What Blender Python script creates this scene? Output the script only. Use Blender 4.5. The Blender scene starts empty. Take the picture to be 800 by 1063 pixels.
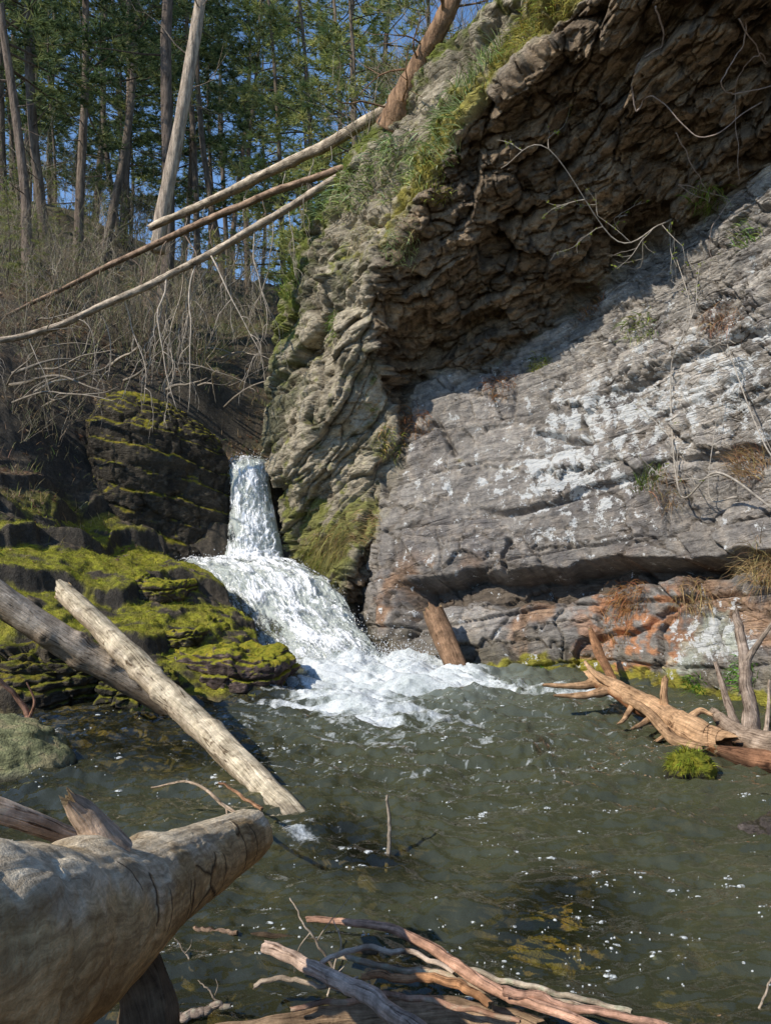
import bpy, math, random
import numpy as np
from mathutils import Vector
R = math.radians
scene = bpy.context.scene
COL = scene.collection
H_CAM, FPX, CX, HOR = 1.5, 790.0, 400.0, 555.0

# ------------------------------------------------------------------ helpers
def at(px, py, d):
    """World point seen in that direction of the photograph at depth d (world Y)."""
    px = np.asarray(px, float); py = np.asarray(py, float); d = np.asarray(d, float)
    return np.stack([(px-CX)/FPX*d, d+0*px, H_CAM+(HOR-py)/FPX*d], -1)

_rs = np.random.RandomState(7)
_PERM = np.concatenate([_rs.permutation(256)]*3)
_G = _rs.normal(size=(256, 3)); _G /= np.linalg.norm(_G, axis=1)[:, None]
def perlin(p):
    p = np.asarray(p, float)
    i = np.floor(p).astype(np.int64); f = p-i; i &= 255
    u = f*f*f*(f*(f*6-15)+10)
    out = np.zeros(p.shape[:-1])
    for dx in (0, 1):
        for dy in (0, 1):
            for dz in (0, 1):
                h = _PERM[_PERM[_PERM[i[..., 0]+dx]+i[..., 1]+dy]+i[..., 2]+dz]
                g = _G[h]
                w = (u[..., 0] if dx else 1-u[..., 0])*(u[..., 1] if dy else 1-u[..., 1])*(u[..., 2] if dz else 1-u[..., 2])
                out += w*(g[..., 0]*(f[..., 0]-dx)+g[..., 1]*(f[..., 1]-dy)+g[..., 2]*(f[..., 2]-dz))
    return out*1.5
def fbm(p, o=4, gain=0.5, lac=2.03):
    s = 0; a = 1; q = np.asarray(p, float).copy()
    for k in range(o):
        s = s+a*perlin(q+17.3*k); q = q*lac; a *= gain
    return s
def ridged(p, o=4):
    s = 0; a = 1; q = np.asarray(p, float).copy()
    for k in range(o):
        s = s+a*(1-2*np.abs(perlin(q+9.1*k))); q = q*2.1; a *= .5
    return s
def hash1(*a):
    h = 0.0
    for k, v in enumerate(a):
        h = h+np.asarray(v, float)*(12.9898+37.719*k)
    s = np.sin(h)*43758.5453
    return s-np.floor(s)
def facets(p, seed=0):
    """broken angular blocks: per-cell offset, per-cell tilted plane, distance to the nearest joint"""
    p = np.asarray(p, float); sh = p.shape[:-1]; p = p.reshape(-1, 3); i0 = np.floor(p).astype(np.int64)
    f1 = np.full(len(p), 9.); f2 = np.full(len(p), 9.); off = np.zeros(len(p)); tilt = np.zeros(len(p))
    tab = np.random.RandomState(100+seed).rand(4096, 7)
    for dx in (-1, 0, 1):
        for dy in (-1, 0, 1):
            for dz in (-1, 0, 1):
                c = i0+np.array([dx, dy, dz]); h = ((c[:, 0]*73856093) ^ (c[:, 1]*19349663) ^ (c[:, 2]*83492791)) & 4095
                r = tab[h]; v = p-(c+r[:, :3]); d = np.abs(v[:, 0])*.45+np.sqrt((v*v).sum(1))*.75
                cl = d < f1; f2 = np.where(cl, f1, np.minimum(f2, d)); f1 = np.where(cl, d, f1)
                off = np.where(cl, r[:, 3], off); tilt = np.where(cl, ((r[:, 4:7]-.5)*v).sum(1), tilt)
    return off.reshape(sh), tilt.reshape(sh), (f2-f1).reshape(sh)
def sstep(a, b, x):
    t = np.clip((x-a)/(b-a), 0, 1); return t*t*(3-2*t)
def lerp(a, b, t):
    t = np.asarray(t); 
    return a+(b-a)*(t[..., None] if np.ndim(a) and t.ndim and np.shape(a)[-1:] == (3,) else t)
def mixc(c, new, t):
    return c+(np.asarray(new)-c)*np.clip(t, 0, 1)[..., None]

class RBF:
    def __init__(s, pts, vals, c=0.3, kind='mq'):
        s.p = np.asarray(pts, float); s.c = c; s.kind = kind
        n, k = s.p.shape
        A = np.zeros((n+k+1, n+k+1)); A[:n, :n] = s.ker(s.p)
        A[:n, n] = 1; A[:n, n+1:] = s.p; A[n, :n] = 1; A[n+1:, :n] = s.p.T
        b = np.zeros(n+k+1); b[:n] = vals
        s.w = np.linalg.lstsq(A, b, rcond=None)[0]
    def ker(s, q):
        r2 = ((q[:, None, :]-s.p[None])**2).sum(-1)
        if s.kind == 'mq': return np.sqrt(r2+s.c*s.c)
        return np.where(r2 > 0, r2*np.log(np.maximum(r2, 1e-12)), 0)
    def __call__(s, q):
        q = np.asarray(q, float); sh = q.shape[:-1]; q = q.reshape(-1, q.shape[-1])
        n = len(s.p); out = np.empty(len(q))
        for i in range(0, len(q), 100000):
            c = q[i:i+100000]; out[i:i+100000] = s.ker(c)@s.w[:n]+s.w[n]+c@s.w[n+1:]
        return out.reshape(sh)

def link(o, parent=None):
    COL.objects.link(o)
    if parent is not None: o.parent = parent
    return o
def tag(o, label=None, cat=None, group=None, kind=None):
    if label: o['label'] = label
    if cat: o['category'] = cat
    if group: o['group'] = group
    if kind: o['kind'] = kind
    return o
def empty(name, loc=(0, 0, 0), rz=0.0, label=None, cat=None, group=None):
    o = bpy.data.objects.new(name, None); o.location = loc; o.rotation_euler = (0, 0, rz)
    o.empty_display_size = .1
    link(o); return tag(o, label, cat, group)
def make_mesh(name, V, F, mat=None, smooth=True, col=None, attrs=None, mats=None, mi=None):
    """F: int array (n,3) or (n,4), or a list of such arrays."""
    V = np.asarray(V, np.float32).reshape(-1, 3)
    Fs = [np.asarray(f, np.int32) for f in (F if isinstance(F, list) else [F]) if len(f)]
    me = bpy.data.meshes.new(name)
    me.vertices.add(len(V)); me.vertices.foreach_set('co', V.ravel())
    tot = np.concatenate([np.full(len(f), f.shape[1], np.int32) for f in Fs])
    me.loops.add(int(tot.sum())); me.loops.foreach_set('vertex_index', np.concatenate([f.ravel() for f in Fs]))
    st = np.concatenate([[0], np.cumsum(tot)[:-1]]).astype(np.int32)
    me.polygons.add(len(tot)); me.polygons.foreach_set('loop_start', st)
    try: me.polygons.foreach_set('loop_total', tot)
    except Exception: pass
    me.polygons.foreach_set('use_smooth', np.full(len(tot), bool(smooth)))
    if mi is not None: me.polygons.foreach_set('material_index', np.asarray(mi, np.int32))
    me.update(calc_edges=True); me.validate()
    if col is not None:
        a = me.color_attributes.new('Col', 'FLOAT_COLOR', 'POINT')
        c = np.ones((len(V), 4), np.float32); c[:, :3] = np.asarray(col).reshape(-1, 3)
        a.data.foreach_set('color', c.ravel())
    for k, v in (attrs or {}).items():
        a = me.attributes.new(k, 'FLOAT', 'POINT'); a.data.foreach_set('value', np.asarray(v, np.float32).ravel())
    for m in (mats or ([mat] if mat else [])): me.materials.append(m)
    return me
def obj(name, V, F, mat=None, parent=None, **k):
    return link(bpy.data.objects.new(name, make_mesh(name, V, F, mat, **k)), parent)
def grid_faces(nr, nc):
    i = np.arange(nr*nc).reshape(nr, nc)
    return np.stack([i[:-1, :-1], i[:-1, 1:], i[1:, 1:], i[1:, :-1]], -1).reshape(-1, 4)
def copy_tree(o, parent=None):
    c = o.copy(); COL.objects.link(c); c.parent = parent
    for ch in list(o.children): copy_tree(ch, c)
    return c

class MB:
    """collects tubes and cards; build() links them as one mesh object"""
    def __init__(s): s.v = []; s.q = []; s.t = []; s.n = 0; s.c = []
    def add(s, V, Q=None, T=None, c=None):
        V = np.asarray(V, float).reshape(-1, 3)
        if Q is not None and len(Q): s.q.append(np.asarray(Q)+s.n)
        if T is not None and len(T): s.t.append(np.asarray(T)+s.n)
        s.v.append(V); s.n += len(V)
        s.c.append(np.broadcast_to(np.ones(3) if c is None else np.asarray(c, float), (len(V), 3)))
    def tube(s, P, rad, n=6, cap=True, rough=0.0, c=None, seed=0, flat=1.0):
        P = np.asarray(P, float); m = len(P); rad = np.broadcast_to(np.asarray(rad, float), (m,))
        T = np.gradient(P, axis=0); T /= np.linalg.norm(T, axis=1)[:, None]+1e-9
        ref = np.array([0, 0, 1.]) if abs(T[:, 2]).mean() < .8 else np.array([0, 1., 0])
        A = np.cross(T, ref); A /= np.linalg.norm(A, axis=1)[:, None]+1e-9; B = np.cross(A, T)
        th = np.arange(n)*2*math.pi/n
        rr = np.repeat(rad[:, None], n, 1)
        if rough:
            q = np.stack(np.broadcast_arrays(np.cos(th)[None]*1.3+seed*3.7, np.sin(th)[None]*1.3, np.arange(m)[:, None]*.35), -1)
            rr = rr*(1+rough*fbm(q, 3))
        V = P[:, None]+A[:, None]*(np.cos(th)[None, :, None]*rr[..., None])+B[:, None]*(np.sin(th)[None, :, None]*rr[..., None]*flat)
        i = np.arange(m*n).reshape(m, n); j = np.roll(i, -1, 1)
        Q = np.stack([i[:-1], i[1:], j[1:], j[:-1]], -1).reshape(-1, 4)
        V = V.reshape(-1, 3); Tt = None
        if cap:
            V = np.concatenate([V, P[:1], P[-1:]]); a, b = m*n, m*n+1
            Tt = np.concatenate([np.stack([np.full(n, a), i[0], j[0]], -1), np.stack([np.full(n, b), j[-1], i[-1]], -1)])
        s.add(V, Q, Tt, c)
    def data(s):
        F = []
        if s.q: F.append(np.concatenate(s.q))
        if s.t: F.append(np.concatenate(s.t))
        return np.concatenate(s.v), F
    def build(s, name, mat, parent=None, smooth=True, **k):
        V, F = s.data()
        return obj(name, V, F, mat, parent, smooth=smooth, col=np.concatenate(s.c), **k)

def spline(P, n):
    """Catmull-Rom through control points (any dimension)"""
    P = np.asarray(P, float); m = len(P)
    if m == 2: return P[0]+(P[1]-P[0])*np.linspace(0, 1, n)[:, None]
    Q = np.concatenate([[2*P[0]-P[1]], P, [2*P[-1]-P[-2]]])
    t = np.linspace(0, m-1-1e-6, n); k = t.astype(int); f = (t-k)[:, None]
    a, b, c, d = Q[k], Q[k+1], Q[k+2], Q[k+3]
    return .5*(2*b+(c-a)*f+(2*a-5*b+4*c-d)*f**2+(3*b-a-3*c+d)*f**3)

# ------------------------------------------------------------------ node materials
class NT:
    def __init__(s, name):
        s.m = bpy.data.materials.new(name); s.m.use_nodes = True; s.t = s.m.node_tree; s.t.nodes.clear()
        s.out = s.t.nodes.new('ShaderNodeOutputMaterial')
    def n(s, typ, ins=None, **kw):
        nd = s.t.nodes.new(typ)
        for k, v in kw.items(): setattr(nd, k, v)
        for k, v in (ins or {}).items(): s.set(nd.inputs[k], v)
        return nd
    def set(s, inp, v):
        if isinstance(v, bpy.types.NodeSocket): s.t.links.new(v, inp)
        elif isinstance(v, bpy.types.Node): s.t.links.new(v.outputs[0], inp)
        else:
            if inp.type == 'RGBA' and isinstance(v, (tuple, list)) and len(v) == 3: v = (*v, 1)
            inp.default_value = v
    def coord(s, kind='Object', scale=(1, 1, 1), rot=(0, 0, 0)):
        tc = s.n('ShaderNodeTexCoord'); mp = s.n('ShaderNodeMapping', {'Vector': tc.outputs[kind], 'Scale': scale, 'Rotation': rot})
        return mp.outputs[0]
    def noise(s, vec, scale, detail=4, rough=.55, dist=0):
        return s.n('ShaderNodeTexNoise', {'Vector': vec, 'Scale': scale, 'Detail': detail, 'Roughness': rough, 'Distortion': dist}).outputs[0]
    def ramp(s, fac, a, b, ca=(0, 0, 0), cb=(1, 1, 1)):
        r = s.n('ShaderNodeValToRGB', {'Fac': fac}); e = r.color_ramp.elements
        e[0].position = a; e[1].position = b; e[0].color = (*ca, 1); e[1].color = (*cb, 1)
        return r.outputs[0]
    def math(s, op, a, b=0.0, clamp=False):
        nd = s.n('ShaderNodeMath', operation=op, use_clamp=clamp); s.set(nd.inputs[0], a); s.set(nd.inputs[1], b); return nd.outputs[0]
    def mix(s, fac, a, b, blend='MIX'):
        nd = s.n('ShaderNodeMix', data_type='RGBA', blend_type=blend)
        s.set(nd.inputs[0], fac); s.set(nd.inputs[6], a); s.set(nd.inputs[7], b); return nd.outputs[2]
    def attr(s, name): return s.n('ShaderNodeAttribute', attribute_name=name)
    def bump(s, h, strength=.5, dist=.02, normal=None):
        nd = s.n('ShaderNodeBump', {'Height': h, 'Strength': strength, 'Distance': dist})
        if normal is not None: s.set(nd.inputs['Normal'], normal)
        return nd.outputs[0]
    def bsdf(s, color, rough=.85, normal=None, spec=.3, **extra):
        b = s.n('ShaderNodeBsdfPrincipled', {'Base Color': color, 'Roughness': rough, 'Specular IOR Level': spec})
        if normal is not None: s.set(b.inputs['Normal'], normal)
        for k, v in extra.items(): s.set(b.inputs[k.replace('_', ' ')], v)
        return b.outputs[0]
    def done(s, sh):
        s.t.links.new(sh, s.out.inputs[0]); return s.m
# ------------------------------------------------------------------ cliff: three rock faces meeting in a nose and a recess
C_RBF = RBF(np.array([(440,200),(390,300),(600,0),(500,395),(650,275),(800,170),(1000,50),(760,-200),(1000,-250),(1250,-60),(425,400),(500,600),(800,420),(383,420),(383,520),(300,450),(330,250),(300,600)])/100.,
            1/np.array([8.65,9.35,7.2,10.07,9.2,7.75,6.6,5.5,5.3,5.6,10.5,13.5,11.5,9.9,9.7,9.4,8.9,9.8]), kind='tps')
F_RBF = RBF(np.array([(440,200),(390,300),(610,0),(520,0),(460,40),(385,130),(345,195),(300,270),(285,370),(268,470),(340,420),(365,380),(400,420),(400,520),(340,560),(385,660),(300,600),(640,-230),(760,-200),(600,200),(500,350),(268,720)])/100.,
            1/np.array([8.65,9.3,7.15,8.3,8.9,9.75,10.1,11,11.2,11.4,10.45,10.25,10.3,10.15,10.6,9.6,11.3,6.6,5.4,6.6,8.4,11.6]), kind='tps')
def W_depth(px, py):
    c0 = np.interp(px, [250,372,392,450,520,600,700,800,1250], [6.4,6.0,5.45,5.62,6.0,6.4,6.42,6.2,6.2])
    u = (px-CX)/FPX; v = (HOR-py)/FPX; lean = .3
    return (c0+1.5*lean)/np.maximum(.8*u+.6-lean*v, .25)
def smin(a, b, k): 
    h = np.clip(.5+.5*(b-a)/k, 0, 1); return b+(a-b)*h-k*h*(1-h)
def smax(a, b, k): return -smin(-a, -b, k)
def cliff_depth(px, py):
    q = np.stack([px, py], -1)/100.
    f = 1/np.maximum(F_RBF(q), .06); c = 1/np.maximum(C_RBF(q), .06); w = W_depth(px, py)
    d = smin(smax(f, c, .12), w, .10)
    g = lambda x, y, sx, sy, a: a*np.exp(-((px-x)/sx)**2-((py-y)/sy)**2)
    d = d-g(362,398,30,50,.40)-g(325,455,30,45,.25)-g(385,480,14,60,.15)-g(300,500,18,60,.2)-g(345,330,22,30,.2)
    return d, f, c, w
L_Y = [-420,-300,-230,-100,0,40,90,130,195,240,270,370,440,470,490,540,590,640,690,900]
L_X = [880,770,705,600,520,460,420,385,345,320,300,285,270,270,281,291,298,322,345,360]
B_X = [345,385,480,600,700,800,1000,1260]; B_Y = [715,715,738,748,772,800,925,1120]
TOP, RIGHT = -330, 1250
cs = np.concatenate([np.linspace(0, 1, 470)*.55, .55+.45*np.linspace(0, 1, 46)[1:]])
rs = np.concatenate([np.linspace(0, .30, 45)[:-1], np.linspace(.30, 1, 690)])
S, Tt = np.meshgrid(cs, rs)
px = 268+(RIGHT-268)*S; py = TOP+Tt*1000
for _ in range(8):
    py = TOP+(np.interp(px, B_X, B_Y)-TOP)*Tt
    px = np.interp(py, L_Y, L_X); px = px+(RIGHT-px)*S
CPX, CPY = px, py
d, dF, dC, dW = cliff_depth(px, py)
P0 = at(px, py, d)
# which face a point belongs to
isW = sstep(-.15, .15, np.maximum(np.minimum(dF, 99), dC)-dW); isW = sstep(-.12, .12, smax(dF, dC, .05)-dW)
isC = (1-isW)*sstep(-.1, .1, dC-dF); isF = (1-isW)*(1-isC)
def normals(P):
    a = np.gradient(P, axis=1); b = np.gradient(P, axis=0)
    n = np.cross(b, a); n /= np.linalg.norm(n, axis=-1)[..., None]+1e-9
    return n
N0 = normals(P0)
flip = np.sign((N0*(np.array([0, 0, 1.5])-P0)).sum(-1))[..., None]; N0 = N0*flip
X, Y, Z = P0[..., 0], P0[..., 1], P0[..., 2]
along = .6*X-.8*Y
warp = fbm(P0*np.array([.55, .55, .8]), 4)
dip = lerp(.17, .30, sstep(2.0, 4.5, Z))
bed = Z-dip*(along+6)+.10*warp
def layers(b, t, th, length, seed, gw, jag=.35, slope=.5):
    """protrusion of broken rock beds: (offset 0..1, groove 0..1)"""
    q = b/th; k = np.floor(q); f = q-k
    ln = length*(.5+1.2*hash1(k, seed)); tt = t/ln+7*hash1(k, seed+3); j = np.floor(tt); g = tt-j
    off = hash1(k, j, seed)*(1-jag)+jag*hash1(k, seed+9)
    off = off+slope*(f-.5)*(.4+hash1(k, j, seed+5))
    e = np.minimum(f, 1-f)*th; e2 = np.minimum(g, 1-g)*ln
    gr = np.exp(-(e/gw)**2)*(.35+.65*hash1(k, np.floor(t/length*1.7+3*hash1(k, seed+2)), seed+1))
    gr = np.maximum(gr, np.exp(-(e2/gw)**2)*.6*(hash1(k, j, seed+7) > .35))
    return off, gr
tw = along+.22*fbm(P0*1.1+5, 3)+.35*Z
o1, g1 = layers(bed, tw, .62, 1.8, 1.3, .020)
o2, g2 = layers(bed+.03*fbm(P0*3, 3), tw+.1*fbm(P0*3+9, 2), .17, .7, 4.1, .010)
o3, g3 = layers(bed+.02*fbm(P0*6, 3), tw+.06*fbm(P0*7+4, 2), .052, .30, 8.7, .006)
rough_up = sstep(0, 1, (CPX-480)/320*.9+(430-CPY)/170)*isW     # the thin broken beds high on the right
rough_up = np.clip(np.maximum(rough_up, isC*.9), 0, 1)
lump = fbm(P0*np.array([1.2, 1.2, 1.8]), 5)
knob = ridged(P0*np.array([2.6, 2.6, 4.2])+3, 4)
fine = fbm(P0*9, 4); finer = fbm(P0*24, 3)
disp = isW*(.13*(o1-.5)-.09*g1)+isW*lerp(.026, .13, rough_up)*(o2-.5)-isW*lerp(.025, .05, rough_up)*g2
disp += isW*(lerp(.006, .055, rough_up)*(o3-.5)-lerp(.003, .02, rough_up)*g3)
disp += isC*(.14*lump+.04*knob*.9+.20*(o1-.5)+.10*(o2-.5)-.06*g2+.05*(o3-.5)+.02*fine)
bF = X*.80-Z*.52+.25*Y+.16*warp
oF, gF = layers(bF, Z+.3*X+.2*fbm(P0*1.2+2, 2), .42, 1.5, 2.7, .022); oF2, gF2 = layers(bF+.05*fbm(P0*3+2, 2), Z+.12*fbm(P0*3+6, 2), .15, .5, 6.7, .010)
lowF = sstep(270, 350, CPY)
lineF = ridged(np.stack([X*1.5+Z*.9, Y*1.5, Z*.7-X*.5], -1), 4)
disp += isF*(1-lowF)*(.16*lump+.03*lineF+.11*(o1-.5)+.075*(o2-.5)-.06*g1-.04*g2+.02*(o3-.5))
disp += isF*lowF*(.12*lump+.015*lineF+.13*(oF-.5)-.09*gF+.03*(oF2-.5)-.02*gF2)
wp = P0+.10*np.stack([fbm(P0*2+k, 3) for k in (1.1, 5.2, 8.3)], -1)
bc = np.stack([tw, bed, .8*X+.6*Y], -1)
fa = facets(np.stack([bc[..., 0]*1.15+.2*warp, bc[..., 1]*2.9+.2*fine, bc[..., 2]*1.0], -1), 1)
fb_ = facets(np.stack([bc[..., 0]*3.4, bc[..., 1]*8.5+.3*fine, bc[..., 2]*3], -1), 2)
perp = .8*X+.6*Y+.15*warp
fc = facets(np.stack([along*1.25+.5*fbm(P0*1.4+3,2), bed*3.0, perp*3.0+.35*fbm(P0*1.7+7,2)], -1), 3); fd = facets(np.stack([along*3.4+.4*fbm(P0*3,2), bed*8, perp*7.5], -1), 4)
fe = facets(np.stack([bF*2.6, (Z*.8+.5*X)*1.1, (Y-X*.3)*1.4], -1), 5); ff_ = facets(np.stack([bF*7, (Z*.8+.5*X)*3.2, Y*4], -1), 6)
def blk(f, a, b, g, gw): return a*(f[0]-.5)+b*f[1]-g*np.exp(-(f[2]/gw)**2)
smoothW = 1-.75*np.exp(-((CPX-500)/110)**2-((CPY-490)/60)**2)
disp += isW*(smoothW*blk(fa, .085, .15, .04, .035)+lerp(.06, .75, rough_up)*smoothW*blk(fb_, .045, .06, .014, .06))
disp += isC*(blk(fc, .22, .26, .05, .04)+blk(fd, .06, .09, .02, .06))
disp += isF*(blk(fe, .10, .16, .05, .06)+blk(ff_, .04, .06, .012, .08))
disp += .030*lump*isW+.010*fine+.004*finer*(1+isC)
# the big undercut and ledges of the lower wall
def below(xs, ys, soft=3.0):
    y = np.interp(CPX+6*fine, xs, ys)+7*fbm(np.stack([CPX*.02, 0*CPX, 0*CPX+2.2], -1), 3)
    return sstep(-soft, soft, CPY-y), CPY-y
inx = lambda a, b, s=14: sstep(a-s, a+s, CPX)*sstep(b+s, b-s, CPX)
n_edge = fbm(np.stack([CPX*.035, CPY*.01, 0*CPX+4.4], -1), 3)
u1, e1 = below([400,425,470,560,640,700,800,900], [607,603,594,590,578,584,572,575])
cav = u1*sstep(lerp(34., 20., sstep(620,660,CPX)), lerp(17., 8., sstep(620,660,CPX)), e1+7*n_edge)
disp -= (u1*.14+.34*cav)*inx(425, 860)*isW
u2, e2 = below([500,560,620,700,800,950], [528,521,502,478,462,440])
disp -= (u2*.05*np.exp(-np.clip(e2, 0, None)/60)+.13*u2*np.exp(-np.clip(e2, 0, None)/6))*inx(500, 900, 25)*isW
u3, e3 = below([640,690,760,830], [405,385,352,330]); disp -= (.12*u3*np.exp(-np.clip(e3, 0, None)/8)+.05*u3*np.exp(-np.clip(e3, 0, None)/40))*inx(630, 830, 20)*isW
u4, e4 = below([395,440,520,560], [492,470,440,420]); disp -= (.07*u4*np.exp(-np.clip(e4, 0, None)/6))*inx(398, 560, 15)*isW
crack_d = np.full(px.shape, 1e9)
def crack(pts):
    global crack_d
    wob = 4*fbm(np.stack([CPX*.05, CPY*.05, 0*CPX], -1), 3)
    for (x0, y0), (x1, y1) in zip(pts[:-1], pts[1:]):
        vx, vy = x1-x0, y1-y0; t = np.clip(((CPX+wob-x0)*vx+(CPY+wob-y0)*vy)/(vx*vx+vy*vy), 0, 1)
        crack_d = np.minimum(crack_d, np.hypot(CPX+wob-x0-t*vx, CPY+wob-y0-t*vy))
crack([(640,580),(668,602),(690,625),(660,648),(602,660),(596,690)]); crack([(432,600),(428,640),(420,662)]); crack([(690,625),(716,600),(722,584)])
crack([(400,455),(455,440),(470,470)]); crack([(560,450),(615,462),(605,440)]); crack([(520,590),(527,560)]); crack([(402,515),(394,480),(404,440)]); crack([(730,640),(735,700)])
disp -= .15*np.exp(-(crack_d/2.6)**2)*isW
# lower blocks bulge out between the cracks
disp += .10*np.exp(-((CPX-560)/60)**2-((CPY-650)/34)**2)*isW+.08*np.exp(-((CPX-745)/40)**2-((CPY-640)/40)**2)*isW
sr = np.linalg.norm(np.gradient(P0, axis=0), axis=-1); sc_ = np.linalg.norm(np.gradient(P0, axis=1), axis=-1)
damp = sstep(9., 3.5, np.maximum(sr, sc_)/(Y/FPX*1.15)) ; damp = np.where((CPX > 820) | (CPY < -20), 1, damp)
disp *= .35+.65*damp
PC = P0+N0*disp[..., None]
NC = normals(PC); NC *= np.sign((NC*N0).sum(-1))[..., None]
# colours --------------------------------------------------------------
n1 = fbm(P0*.9+11, 4); n2 = fbm(P0*3.1+21, 4); n3 = fbm(P0*8+31, 4); n4 = fbm(P0*20+41, 3)
col = np.empty(P0.shape); col[:] = (.178,.165,.152)
col = mixc(col, (.205,.193,.180), .5+.9*n2); col = mixc(col, (.135,.126,.122), sstep(.0,.5,n1))
col = mixc(col, (.235,.205,.175), isW*sstep(.05,.5,n3+.3*n1)*.5)
col = mixc(col, (.29,.27,.245), rough_up*isW*(.40+.7*n3))
colC = mixc(np.broadcast_to(np.array((.155,.118,.082)), col.shape), (.24,.18,.12), .5+.8*n2)
colC = mixc(colC, (.085,.07,.055), sstep(.05,.6,n3))
col = mixc(col, colC, isC)
colF = mixc(np.broadcast_to(np.array((.25,.22,.165)), col.shape), (.34,.30,.23), .5+.9*n2); colF = mixc(colF, (.12,.115,.075), sstep(.1,.6,n1+.5*n3))
col = mixc(col, colF, isF)
# water-darkened foot, rust stains, lichen, moss
foot = sstep(.55, .1, Z+.25*n2)
col = mixc(col, (.085,.075,.055), foot*.85)
rust = inx(600, 700, 22)*sstep(592, 615, CPY+10*n2)*sstep(-.15, .3, n3+.4*n1+.1)*isW
col = mixc(col, (.30,.135,.06), rust*.85)
rust2 = isW*sstep(.25,.6,n1+.5*n2)*sstep(560,600,CPY); col = mixc(col, (.25,.14,.07), rust2*.6)
lm = (np.exp(-((CPX-590)/60)**2-((CPY-470)/50)**2)*.9+np.exp(-((CPX-560)/110)**2-((CPY-500)/24)**2)*.6+np.exp(-((CPX-760)/80)**2-((CPY-395)/70)**2)*1.0
      +np.exp(-((CPX-640)/90)**2-((CPY-420)/40)**2)*.55+np.exp(-((CPX-460)/35)**2-((CPY-500)/30)**2)*.35+np.exp(-((CPX-590)/50)**2-((CPY-552)/14)**2)*.5)
lich = isW*sstep(.33, .52, lm*.42+.42*fbm(P0*5.5+77, 4)+.20*n4)*(.5+.5*sstep(-.3,.2,n4))
lich_d = isW*np.clip(lm*.75+.22*n1+.10*n2+.8*np.exp(-((CPX-725)/40)**2-((CPY-660)/34)**2), 0, 1.2)
lich2 = isW*sstep(.35,.5, .62*np.exp(-((CPX-728)/34)**2-((CPY-650)/26)**2)+.5*np.exp(-((CPX-695)/25)**2-((CPY-690)/25)**2)+.3*fbm(P0*7+55,3))
col = mixc(col, (.42,.47,.40), lich2*.45)
mossb = sstep(.42, .62, sstep(.42,.05,Z)*inx(470,800,20)*.75+.40*n2+.25*n3)*(isW)
col = mixc(col, (.17,.16,.02), mossb*.9)
up = NC[..., 2]
mossF = isF*sstep(.25, .6, .35*sstep(470,540,CPY)*inx(268,395,12)+.5*np.exp(-((CPX-345)/60)**2-((CPY-575)/45)**2)+.55*n2+.35*n3+.25*up)
col = mixc(col, (.13,.14,.025), mossF*.85)
# moss brow along the nose edge and the silhouette
nose = np.exp(-((dF-dC)/.55)**2)*(1-isW)*sstep(330,150,CPY)
col = mixc(col, (.19,.17,.03), sstep(.3,.7,nose*.8*isF+.4*n3+.1)*isF*.9)
rim = np.exp(-((CPX-np.interp(CPY, L_Y, L_X))/26)**2)*isF
col = mixc(col, (.11,.13,.025), sstep(.35,.8,rim*.8+.4*n3)*sstep(420,330,CPY))
cliff_moss = np.clip(np.maximum(np.maximum(mossb, mossF), 0), 0, 1)
tone = isW*(.60*(fa[0]-.5)*smoothW+.10*(fb_[0]-.5))+isC*(.35*(fc[0]-.5)+.3*(fd[0]-.5))+isF*(.25*(fe[0]-.5)+.25*(ff_[0]-.5))
col = col*(1+tone)[..., None]
joint = isW*(.5*np.exp(-(fa[2]/.04)**2)*smoothW+.3*rough_up*np.exp(-(fb_[2]/.06)**2))+isC*.4*np.exp(-(fc[2]/.05)**2)+isF*.4*np.exp(-(fe[2]/.05)**2)
col = mixc(col, (.07,.055,.04), joint)
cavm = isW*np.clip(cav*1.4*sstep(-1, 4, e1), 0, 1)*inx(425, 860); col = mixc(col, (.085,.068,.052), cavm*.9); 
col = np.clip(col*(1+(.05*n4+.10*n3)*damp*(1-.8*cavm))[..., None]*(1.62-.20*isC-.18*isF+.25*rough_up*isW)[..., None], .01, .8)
# wrap the left edge back into the gorge, and the upper edge back over the top
nw = 34
k = (np.arange(nw, 0, -1)/nw)
e = PC[:, :1]; n0 = fbm((e+np.array([0, 3., 0]))*1.3, 3)
wrapv = np.stack([.9*k**1.5, 5.0*k, .55*k*0+0*k], -1)[None]
wrap = e+wrapv*1.0
wrap = wrap+(.25*fbm(wrap*1.4+8, 4)*np.clip(k*4, 0, 1)[None])[..., None]*np.array([-1., 0, .3])
PCW = np.concatenate([wrap, PC], 1)
wc = np.repeat(col[:, :1], nw, 1)*(1+.5*fbm(wrap*4, 3))[..., None]
CCW = np.concatenate([wc, col], 1)
nt = 16; kt = (np.arange(nt, 0, -1)/nt)
topw = PCW[:1]+(np.stack([3*kt, 7*kt, .8*np.sqrt(kt)], -1))[:, None]
PCW = np.concatenate([topw, PCW], 0); CCW = np.concatenate([np.broadcast_to(np.array((.10,.08,.05)), topw.shape), CCW], 0)

def cliff_at(px, py):
    """displaced cliff point and its normal next to photograph direction (px, py)"""
    k = np.argmin((CPX-px)**2+(CPY-py)**2); return PC.reshape(-1, 3)[k], NC.reshape(-1, 3)[k]

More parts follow.
